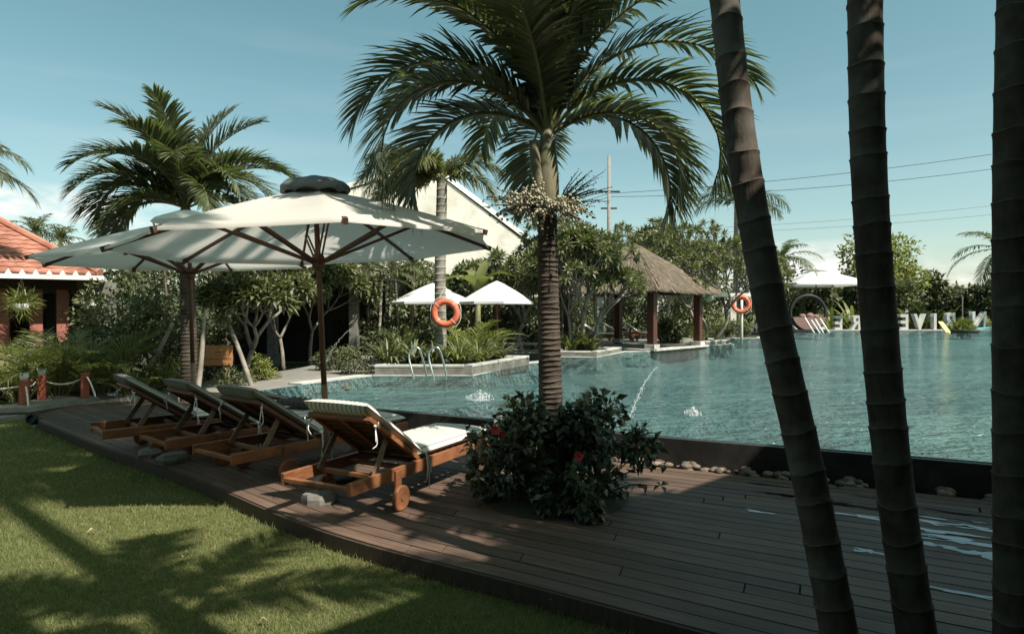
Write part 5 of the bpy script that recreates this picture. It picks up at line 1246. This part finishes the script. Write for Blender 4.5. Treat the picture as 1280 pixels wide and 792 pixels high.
m.box((0, -.35, .12), (1.4, .05, .05)); o = m.build('low_table', M['stone'], None, bevel=.01); o.location = tuple(D(652, 392, 20.8)*A3(1, 1, 0) + A3(0, 0, .2)); tag(o, 'grey low table on the terrace right of the long planter', 'table')
for px, d, az, lb in ((722, 28.5, 1.9, 'white lounger left of the pavilion posts'), (750, 29.5, 1.9, 'white lounger seen between the dark pavilion posts'), (803, 31.0, 2.0, 'pale lounger right behind the front pavilion post'), (775, 31.5, 2.0, 'lounger deepest in the shade behind the pavilion')):
    o = copy_tree(lounger0); p = D(px, 392, d); o.location = (p[0], p[1], .27); o.rotation_euler = (0, 0, az + 2.6); tag(o, lb, 'lounger', 'loungers in the shade behind the pavilion')
tr = MB(); tr.slab([(1.5, 21.9), (3.7, 22.2), (4.75, 22.6), (7.0, 25.6), (8.0, 28.2), (10, 35), (13, 40), (-2, 40), (-2, 22)], -.1, .24); struct(tr.build('terrace', M['path']))
# thatched pavilion
F_ = A3(4.98, 22.75, 0); u = A3(.66, .75, 0); v_ = A3(-.75, .66, 0); S_ = 3.7
gz = empty('thatched_pavilion', tuple(F_ + (u+v_)*S_/2), 0, 'square pavilion with a thatched pyramid roof on dark posts at the pool edge', 'pavilion')
cg = np.array(gz.location); 
def gl(a, b, z): return F_ + u*S_*a + v_*S_*b + A3(0, 0, z) - cg
Rg = np.stack([u, v_, A3(0, 0, 1)], 1)
m = MB(); m.box(gl(.5, .5, .205), (S_+.5, S_+.5, .11), Rg); m.build('platform', M['planter_dark'], gz, bevel=.02)
m = MB()
for a, b, w_ in ((.5, -.05, (S_+.56, .3, .06)), (-.05, .5, (.3, S_+.56, .06))): m.box(gl(a, b, .292), w_, Rg)
m.build('coping', M['stone_pale'], gz, bevel=.01)
for a, b in ((0, 0), (1, 0), (0, 1), (1, 1)):
    m = MB(); m.box(gl(a, b, 1.38), (.27, .27, 2.2), Rg); p_ = m.build('post', M['gaz_wood'], gz, bevel=.015); m = MB(); m.box(gl(a, b, .40), (.40, .40, .16), Rg); m.build('post_foot', M['stone_pale'], p_, bevel=.01)
m = MB()
for a, b, w_ in ((.5, 0, (S_, .14, .2)), (.5, 1, (S_, .14, .2)), (0, .5, (.14, S_, .2)), (1, .5, (.14, S_, .2))): m.box(gl(a, b, 2.46), w_, Rg)
m.build('beams', M['dark_wood'], gz)
AP = gl(.5, .5, 4.35); ov = .17; crn = [gl(-ov, -ov, 2.42), gl(1+ov, -ov, 2.42), gl(1+ov, 1+ov, 2.42), gl(-ov, 1+ov, 2.42)]
m = MB(); m.add(crn + [AP], [(0,1,4), (1,2,4), (2,3,4), (3,0,4)]); m.add([c - A3(0,0,.10) for c in crn] + [AP - A3(0,0,.25)], [(1,0,4), (2,1,4), (3,2,4), (0,3,4)]); m.add(crn + [c - A3(0,0,.10) for c in crn], [(i, 4+i, 4+(i+1) % 4, (i+1) % 4) for i in range(4)])
rb = m.build('roof', M['thatch_base'], gz)
rg = np.random.default_rng(5); m = MB(); n = 30000; k = rg.integers(0, 4, n); s_ = rg.uniform(0, 1, n); h_ = 1 - np.sqrt(rg.uniform(0, 1, n)); C_ = np.array(crn)
Aq = C_[k]; Bq = C_[(k+1) % 4]; e = Aq + (Bq-Aq)*s_[:, None]; p = e + (AP - e)*h_[:, None]; dn = nrm(e - AP + (Bq-Aq)*rg.normal(0, .05, n)[:, None]); nn = nrm(np.cross(Bq-Aq, AP-Aq)); nn *= np.sign(nn[:, 2:3])
p = p + nn*rg.uniform(.0, .05, n)[:, None]; sd_ = nrm(np.cross(dn, nn)); ln_ = rg.uniform(.16, .34, n)[:, None]; wd_ = rg.uniform(.006, .016, n)[:, None]; q = p + dn*ln_ + nn*rg.uniform(-.005, .035, n)[:, None]
m.add(np.stack([p - sd_*wd_, p + sd_*wd_, q + sd_*wd_*.4, q - sd_*wd_*.4], 1).reshape(-1, 3), np.arange(4*n).reshape(-1, 4)); m.build('thatch_straw', M['thatch'], rb)
for px, py, d, mt, rr_, lb in ((813, 373, 22.9, 'lantern_green', .19, 'round green lantern under the pavilion eave'), (821, 371, 23.3, 'lantern_pale', .17, 'pale round lantern beside the green one'), (886, 372, 25.2, 'lantern_pale', .19, 'pale green lantern at the right corner of the pavilion roof')):
    c = D(px, py, d); ln = empty('round_lantern', tuple(c), 0, lb, 'lantern', 'round lanterns on the pavilion'); m = MB(); m.ball((0,0,0), (rr_, rr_, rr_*.85), 18, 12); m.build('shade', M[mt], ln, True)
    m = MB(); m.tube([(0,0,rr_*.8), (0,0,.45)], .008, 5); m.lathe([(.05, rr_*.78), (.05, rr_*.9), (.001, rr_*.92)], 10); m.build('cord', M['metal_dark'], ln)
frangipani('frangipani_tree', (1.75, 20.4, .3), 2.9, 2.4, 147, 'shorter frangipani close left of the one covering the thatch')
frangipani('frangipani_tree', (2.3, 20.9, .3), 3.3, 2.5, 141, 'large frangipani in the stone planter left of the pavilion, covering part of the thatch', stems=3, r0=.085, leafL=.24)
frangipani('frangipani_tree', tuple(D(652, 392, 22.5)*A3(1, 1, 0) + A3(0, 0, .2)), 3.3, 3.2, 142, 'frangipani behind the white parasol left of the stout palm', r0=.09, leafL=.26)
frangipani('frangipani_tree', (8.5, 27.6, .35), 3.9, 3.6, 143, 'many stemmed frangipani at the right side of the pavilion', stems=3, r0=.08, leafL=.28)
frangipani('frangipani_tree', tuple(D(835, 392, 33.5)*A3(1, 1, 0) + A3(0, 0, .2)), 4.6, 4.6, 144, 'frangipani rising behind the pavilion roof', r0=.1, leafL=.34)
frangipani('frangipani_tree', tuple(D(905, 392, 37)*A3(1, 1, 0) + A3(0, 0, .2)), 4.7, 4.8, 145, 'frangipani behind the farther lifebuoy', r0=.1, leafL=.36)
frangipani('frangipani_tree', tuple(D(700, 392, 26)*A3(1, 1, 0) + A3(0, 0, .2)), 4.0, 4.0, 146, 'frangipani directly right of the stout palm trunk, behind the planter', r0=.1, leafL=.30)
for px, d, w_, h, s_, mt, lb in ((672, 24.5, 3.2, 1.3, 1, 'dark_leaf', 'dark shrubs on the terrace behind the low table'), (835, 29.5, 2.6, 1.25, 2, 'dark_leaf', 'dark shrubs behind the right pavilion posts'), (790, 35, 5, 2.3, 3, 'dark_leaf', 'tall dark shrubs closing the view behind the pavilion'), (870, 36, 4.5, 2.3, 4, 'shrub_leaf', 'tall shrubs between the pavilion and the farther lifebuoy'), (720, 33, 5, 2.2, 5, 'dark_leaf', 'tall dark shrubs left behind the pavilion'), (640, 27, 4, 2.2, 6, 'dark_leaf', 'dark shrubs under the white parasols'), (560, 22, 3.4, 1.4, 7, 'dark_leaf', 'dark shrubs behind the long planter and the lifebuoy'), (470, 21.5, 3.0, 1.3, 8, 'dark_leaf', 'dark shrubs at the foot of the slender palm stems')):
    shrub('leafy_shrub', tuple(D(px, 392, d)*A3(1, 1, 0) + A3(0, 0, .15)), w_, w_*.45, h, 150+s_, M[mt], lb, group='shrubs around the terrace', clumps=26, per=75, L=.09+d*.004, W=.045+d*.002)
shrub('hedge', tuple(D(905, 392, 35.2)*A3(1, 1, 0) + A3(.2, 0, .15)), 3.3, 1.0, .95, 160, M['shrub_leaf'], 'low green hedge at the pool edge under the farther lifebuoy', 'hedge', clumps=40, per=90, L=.13, W=.06)

# ================================================================== skyline trees, far shore
GT = 'trees on the skyline beyond the terrace'
for px, d, h, w_, s_, mt, lb in ((640, 44, 5.4, 6.0, 1, 'dark_leaf', 'dark tree behind the stout palm trunk on the skyline'), (722, 45, 8.2, 4.6, 2, 'dark_leaf', 'tallest dark tree on the skyline right of the stout palm'), (690, 42, 6.0, 5.5, 3, 'shrub_leaf', 'green tree rising between the stout palm and the concrete pole'), (768, 47, 7.0, 4.0, 4, 'dark_leaf', 'narrow dark tree beside the concrete pole'), (860, 46, 6.0, 6.0, 5, 'shrub_leaf', 'green tree on the skyline right of the thatch'), (950, 50, 6.0, 6.0, 6, 'dark_leaf', 'dark tree behind the leaning palm trunk'), (575, 50, 6.5, 6.0, 7, 'dark_leaf', 'dark tree behind the white gable'), (330, 30, 4.4, 5.0, 8, 'dark_leaf', 'dark tree behind the dark porch'), (215, 28, 4.2, 5.0, 9, 'dark_leaf', 'dark tree behind the far parasol and its palm'), (440, 33.6, 4.6, 3.0, 10, 'dark_leaf', 'dark tree against the cream building wall'), (130, 24, 3.2, 4.0, 11, 'dark_leaf', 'dark tree beside the right end of the tiled house'), (395, 26, 4.0, 3.0, 12, 'dark_leaf', 'dark tree right of the porch pillars'), (515, 26.5, 3.9, 2.6, 13, 'shrub_leaf', 'green tree between the slender palms and the lifebuoy palm'), (590, 25.5, 3.7, 2.4, 14, 'shrub_leaf', 'green tree behind the two white parasols, beside the banana plant')):
    broad_tree('skyline_tree', tuple(D(px, 392, d)*A3(1, 1, 0)), h, w_, 200+s_, M[mt], lb, GT, L=.14+d*.005, W=.07+d*.0024, clumps=28, per=130, trunk_h=.2)
palm('palm_tree', tuple(D(809, 392, 52)*A3(1, 1, 0)), 'small distant palm top right behind the thatched roof peak', (0, 0, 7.2), .2, .14, 15, 1.9, 230, 'distant palms beyond the roofs', els=(1.4, -.2), bends=(.7, 1.2), nl=18, leafL=.8, leafW=.12, mat='palm_leaf_far', n=8, spacing=.4)
palm('palm_tree', tuple(D(978, 392, 50)*A3(1, 1, 0)), 'distant palm peeping out right of the leaning trunk', (0, 0, 5.9), .2, .15, 13, 2.9, 231, 'distant palms beyond the roofs', els=(1.2, -.3), bends=(1.0, 1.6), nl=24, leafL=.9, leafW=.10, mat='palm_leaf_far', n=8, spacing=.4)
palm('palm_tree', tuple(D(1252, 392, 52)*A3(1, 1, 0)), 'coconut palm at the far right, half hidden by the rightmost trunk', (0, 0, 6.8), .25, .18, 13, 4.0, 232, 'distant palms beyond the roofs', els=(1.2, -.3), bends=(.9, 1.5), nl=34, leafL=.95, leafW=.10, mat='palm_leaf_far', n=8, spacing=.4)
broad_tree('yellowing_tree', tuple(D(1098, 392, 62)*A3(1, 1, 0)), 8.9, 8.2, 240, M['lime_leaf'], 'light yellow green tree standing above the far shore, behind the middle trunk', None, L=.5, W=.25, clumps=34, per=130, trunk_h=.45, bark='bark_pale', tr=.2)
GB = 'dense green thicket trees along the far shore'
rg = np.random.default_rng(77)
words = ['first', 'second', 'third', 'fourth', 'fifth', 'sixth', 'seventh', 'eighth', 'ninth', 'tenth', 'eleventh', 'twelfth', 'thirteenth']
for k, px in enumerate(np.linspace(968, 1290, 13)):
    d = 57 + rg.uniform(-1.5, 5); h = (4.4 + rg.uniform(-.5, .7)) * (1.0 if px < 1140 else 1.08)
    broad_tree('thicket_tree', tuple(D(px, 392, d)*A3(1, 1, 0)), h, 3.6, 250+k, M['dark_leaf'] if k % 3 else M['shrub_leaf'], f'bushy thicket tree on the far shore, {words[k]} from the left', GB, L=.50, W=.22, clumps=26, per=110, trunk_h=.05)
GN = 'broad leaved plants along the far shore'
for k, (px, lb) in enumerate(((1000, 'left of the ring daybed'), (1040, 'right of the ring daybed'), (1066, 'left of the middle trunk'), (1140, 'right of the middle trunk behind the letter V'), (1160, 'behind the white letter I'), (1180, 'behind the white letter R'), (1232, 'behind the white letter N'))):
    strappy('broad_leaf_plant', tuple(D(px, 392, 55.2)*A3(1, 1, 0)), .9, 2.3 + .25*(k % 3), 26, 270+k, M['areca_leaf'], 'tall broad leaved plant ' + lb, GN, .34)
# white block letters seen from behind, standing on the far rim
def letter(ch, px, pb_, pt, label):
    d = 51.6; p = D(px, pb_, d); h = (pb_-pt)/FPX*d
    cu = bpy.data.curves.new('letter', 'FONT'); cu.body = ch; cu.align_x = 'CENTER'; cu.size = h/.70; cu.extrude = .16; cu.offset = .045; cu.bevel_depth = .0
    o = bpy.data.objects.new('tmp', cu); COL.objects.link(o); dg = bpy.context.evaluated_depsgraph_get(); me = bpy.data.meshes.new_from_object(o.evaluated_get(dg)); bpy.data.objects.remove(o); bpy.data.curves.remove(cu)
    me.materials.clear(); me.materials.append(M['letter']); me.transform(Matrix.Rotation(R(90), 4, 'X')); l = bpy.data.objects.new('sign_letter', me); COL.objects.link(l)
    l.location = (p[0], d, .30); l.rotation_euler = (0, 0, R(180+14)); tag(l, label, 'letter', 'white block letters on the far pool rim')
for ch, px, pb_, pt, lb in (('A', 1249, 412, 390, 'white block letter A seen from behind, rightmost, mostly hidden by the trunk'), ('N', 1222, 412, 389.5, 'white block letter N seen from behind'), ('R', 1186, 412, 391, 'white block letter R seen from behind, between N and I'), ('I', 1167, 412, 392, 'white block letter I seen from behind, between R and V'), ('V', 1148, 412, 392.5, 'white block letter V seen from behind'), ('E', 1129, 412, 393, 'white block letter E seen from behind, at the middle trunk'), ('R', 1108, 412, 393.5, 'white block letter R hidden behind the middle trunk'), ('R', 1069, 412, 394.5, 'white block letter R seen from behind, left of the middle trunk'), ('E', 1047, 412, 395, 'white block letter E seen from behind, beside the ring daybed'), ('S', 1026, 412, 395.5, 'white block letter S behind the ring daybed'), ('O', 998, 412, 396.5, 'white block letter O left of the ring daybed'), ('R', 984, 412, 397, 'leftmost white block letter R beside the leaning trunk')):
    letter(ch, px, pb_, pt, lb)
pl = MB(); pl.box((34, 51.7, .19), (32, 1.2, .22)); struct(pl.build('pool_rim', M['stone_pale']))
# ring daybed, slanted rails, planted float, paddle, turquoise hull
dp = D(1010, 392, 47.5); db = empty('ring_daybed', (dp[0], dp[1], .27), 0, 'round dark ring daybed with pink cushions on the far pool edge', 'daybed')
m = MB(); m.torus((0, 0, 1.36), 1.30, .11, rotx(R(90)), 48, 10); m.build('ring', M['blackish'], db, True)
m = MB(); k = 20; an = np.linspace(math.pi*1.08, math.pi*1.92, k); V = [(1.26*math.cos(a), y, 1.36 + 1.26*math.sin(a)) for y in (-.28, .28) for a in an]; m.add(V, [tuple(range(k)), tuple(range(2*k-1, k-1, -1))] + [(i, k+i, k+i+1, i+1) for i in range(k-1)] + [(0, k-1, 2*k-1, k)]); m.build('seat', M['pink_cloth'], db)
for x, z, s_ in ((-.45, 1.12, .26), (.1, 1.16, .3), (.55, 1.1, .24)):
    m = MB(); m.ball((x, -.12, z), (s_, .14, s_*.7), 12, 8); m.build('cushion', M['pink_cloth'], db, True)
m = MB(); m.slab([(-1.7, -.6), (1.1, -.6), (1.1, .6), (-1.7, .6)], -.1, .14); m.build('base', M['blackish'], db, bevel=.03)
for k, (x0, y0, x1, y1, w_) in enumerate(((1006, 397, 1017, 415, 'leftmost'), (1014, 400, 1024, 415, 'second'), (1019, 399, 1028, 414, 'third'), (1025, 398, 1034, 412, 'rightmost'))):
    m = MB(); a, b = D(x0, y0, 46.4), D(x1, y1, 45.6); m.tube([a, (a+b)/2, b + (b-a)*.3], .06, 8); tag(m.build('slanted_rail', M['white_paint'], None, True), f'white slanting rail dipping into the water before the ring daybed, {w_} of four', 'rail', 'white slanting rails before the ring daybed')
fl = empty('planted_float', tuple(G(1203, 414.5, WZ)*A3(1, 1, 1)), 0, 'dark floating bowl of plants with a thin mast on the far water', 'float')
m = MB(); m.lathe([(.001, -.12), (.9, -.1), (1.15, .12), (1.0, .14), (.001, .1)], 24); m.build('bowl', M['blackish'], fl, True)
rg = np.random.default_rng(31); n = 420; u_ = nrm(rg.normal(size=(n, 3)) + A3(0, 0, .6)); m = MB(); leaves(m, u_*rg.uniform(.1, .75, n)[:, None]*A3(1, 1, .8) + A3(0, 0, .2), u_, nrm(rg.normal(size=(n, 3))), rg.uniform(.25, .5, n), .14); m.build('plants', M['lime_leaf'], fl)
m = MB(); m.tube([(0, 0, .1), (0, 0, 2.6)], .035, 6); m.build('mast', M['bark_pale'], fl)
m = MB(); a, b = D(1175.5, 402, 47.5), D(1186, 416, 46.2); m.bar(a, b, .32, .06); m.tube([b - (b-a)*.1, b + (b-a)*.35], .05, 6); tag(m.build('paddle', M['yellow']), 'yellow paddle slanting into the water below the letter R', 'paddle')
m = MB(); V = []; k = 14
for i, t in enumerate(np.linspace(-1, 1, k)):
    w_ = .42*math.sqrt(max(.02, 1-t*t)); z = .22 + .22*t*t
    V += [(t*2.1, -w_, z), (t*2.1, -w_*.5, -.06), (t*2.1, w_*.5, -.06), (t*2.1, w_, z), (t*2.1, 0, z-.1)]
m.add(V, [(5*i+a, 5*(i+1)+a, 5*(i+1)+b, 5*i+b) for i in range(k-1) for a, b in ((0,1), (1,2), (2,3), (3,4), (4,0))]); o = m.build('turquoise_boat', M['turquoise'], None, True); o.location = tuple(G(1218, 412.5, WZ)); o.rotation_euler = (0, 0, .05); tag(o, 'turquoise boat behind the planted float on the far water', 'boat')

# utility pole and wires
c = D(761, 392, 44); up_ = empty('utility_pole', (c[0], c[1], 0), 0, 'slim concrete utility pole rising above the frangipani trees', 'pole')
m = MB(); m.tube([(0, 0, 0), (0, 0, 12.4)], [.15, .11], 12); m.build('shaft', M['concrete'], up_, True)
for z, w_ in ((9.95, 1.5), (8.8, 1.1)): m = MB(); m.box((0, 0, z), (w_, .1, .1)); m.build('crossarm', M['metal_dark'], up_)
def wire(p, q, sag, lb, r_=.018):
    t = np.linspace(0, 1, 30)[:, None]; m = MB(); m.tube(p*(1-t) + q*t - A3(0, 0, 1)*sag*4*t*(1-t), r_, 5); tag(m.build('power_line', M['wire']), lb, 'power line', 'power lines crossing the sky')
wire(D(761, 242, 44), D(1300, 184, 40), .35, 'upper of the two dark power lines right of the utility pole')
wire(D(761, 246, 44), D(1300, 203, 40), .5, 'lower of the two dark power lines right of the utility pole')
wire(D(600, 278, 60), D(761, 242, 44), .3, 'upper power line left of the utility pole')
wire(D(600, 292, 60), D(761, 246, 44), .3, 'lower power line left of the utility pole')
wire(D(830, 287, 75), D(1300, 250, 70), .5, 'upper of the two faint distant power lines low in the sky', .016)
wire(D(830, 292, 75), D(1300, 262, 70), .5, 'lower of the two faint distant power lines low in the sky', .016)

# ================================================================== open hall on the right, whose roof shades the deck
hl = empty('open_hall', (9.0, 1.0, 0), 0, 'open sided hall with a broad roof beside the deck, right of the photo', 'building')
ed = nrm(A3(1.07, 1.02, 0)); pr = A3(ed[1], -ed[0], 0); H = 5.6
sh0 = A3(2.28, 6.41, 0) + A3(SUN_AZ[0], SUN_AZ[1], 0)/math.hypot(*SUN_AZ)*H/math.tan(SUN_EL) - A3(9, 1, 0)
a, b = sh0 - ed*9.5, sh0 + ed*1.7
m = MB(); V = [a + A3(0,0,H), b + A3(0,0,H), b + pr*4.5 + A3(0,0,H+1.6), a + pr*4.5 + A3(0,0,H+1.6), a + pr*9 + A3(0,0,H), b + pr*9 + A3(0,0,H)]
V += [x - A3(0, 0, .15) for x in V]; m.add(V, [(0,1,2,3), (3,2,5,4), (9,8,7,6), (10,11,8,9), (0,6,7,1), (4,5,11,10), (1,7,8,2), (2,8,11,5), (0,3,9,6), (3,4,10,9)]); m.build('roof', M['tile'], hl)
m = MB(); q = [a + pr*8.5, b + pr*8.5]; m.bar(q[0] + A3(0,0,2.8), q[1] + A3(0,0,2.8), .2, 5.7); m.build('wall', M['cream_wall'], hl)
for t in (.02, .35, .68, .98):
    m = MB(); c = a*(1-t) + b*t + pr*.5; m.box(c + A3(0, 0, 2.8), (.25, .25, 5.8)); m.build('column', M['red_column'], hl, bevel=.015)

for x_, y_, h_, s_, lb, fr_ in ((1.75, .62, 5.5, 301, 'palm close beside the camera whose fronds throw shadows on the lawn', ((168,30,1.9,1.7),(120,40,1.9,1.8),(75,35,1.9,1.7),(15,40,1.9,1.6),(300,45,1.9,1.5),(240,40,1.9,1.6),(205,80,1.8,.8))),
        (1.75, -.05, 11.8, 303, 'tall unseen palm added beside the camera to shade the far lawn corner', tuple((k*23+8, 10 + 16*(k % 4), 1.9, 1.4) for k in range(16))),  # this palm and the two below are unseen, added for their shade
        (2.4, .25, 13.6, 304, 'tallest unseen palm, added beside the camera to shade the lawn by the loungers', tuple((k*23+15, 10 + 16*(k % 4), 1.8, 1.4) for k in range(16))),
        (3.75, 2.45, 4.6, 302, 'unseen palm added by the open hall so its fronds dapple the deck', ((175,45,1.45,1.5),(205,60,1.45,1.4),(140,50,1.45,1.5),(100,58,1.4,1.3),(60,55,1.4,1.5),(20,50,1.4,1.6),(290,50,1.4,1.5),(250,55,1.4,1.4),(190,80,1.4,.8)))):
    palm('palm_tree', (x_, y_, -.1), lb, (0, 0, h_), .12, .09, 0, 2, s_, 'palms outside the frame beside the open hall', shaft=.5, nl=60, leafL=.5, leafW=.05, droop=.5,
     fronds=[(R(a), R(e), l, b) for a, e, l, b in fr_])
# unseen building added behind the camera to block sky light and darken the shade
bl = empty('sky_block_building', (-2, -7, 0), 0, 'long unseen two storey building added behind the camera to block sky light', 'building')
m = MB(); m.box((0, 0, 3.2), (34, 6, 6.6)); m.build('wall', M['planter_dark'], bl)
m = MB(); V = [(-17.6, -3.7, 6.45), (17.6, -3.7, 6.45), (17.6, 3.7, 6.45), (-17.6, 3.7, 6.45), (-15, 0, 8.2), (15, 0, 8.2)]; m.add(V, [(0,3,2,1), (0,1,5,4), (1,2,5), (2,3,4,5), (3,0,4)]); m.build('roof', M['dark_wood'], bl)
for x in range(-15, 16, 3):
    for z in (1.3, 4.4):
        w_ = MB(); w_.box((x, 3.0, z), (1.5, .12, 1.9)); f_ = w_.build('window', M['dark_wood'], bl); g_ = MB(); g_.box((x, 3.07, z), (1.3, .02, 1.7)); g_.build('pane', M['blackish'], f_)
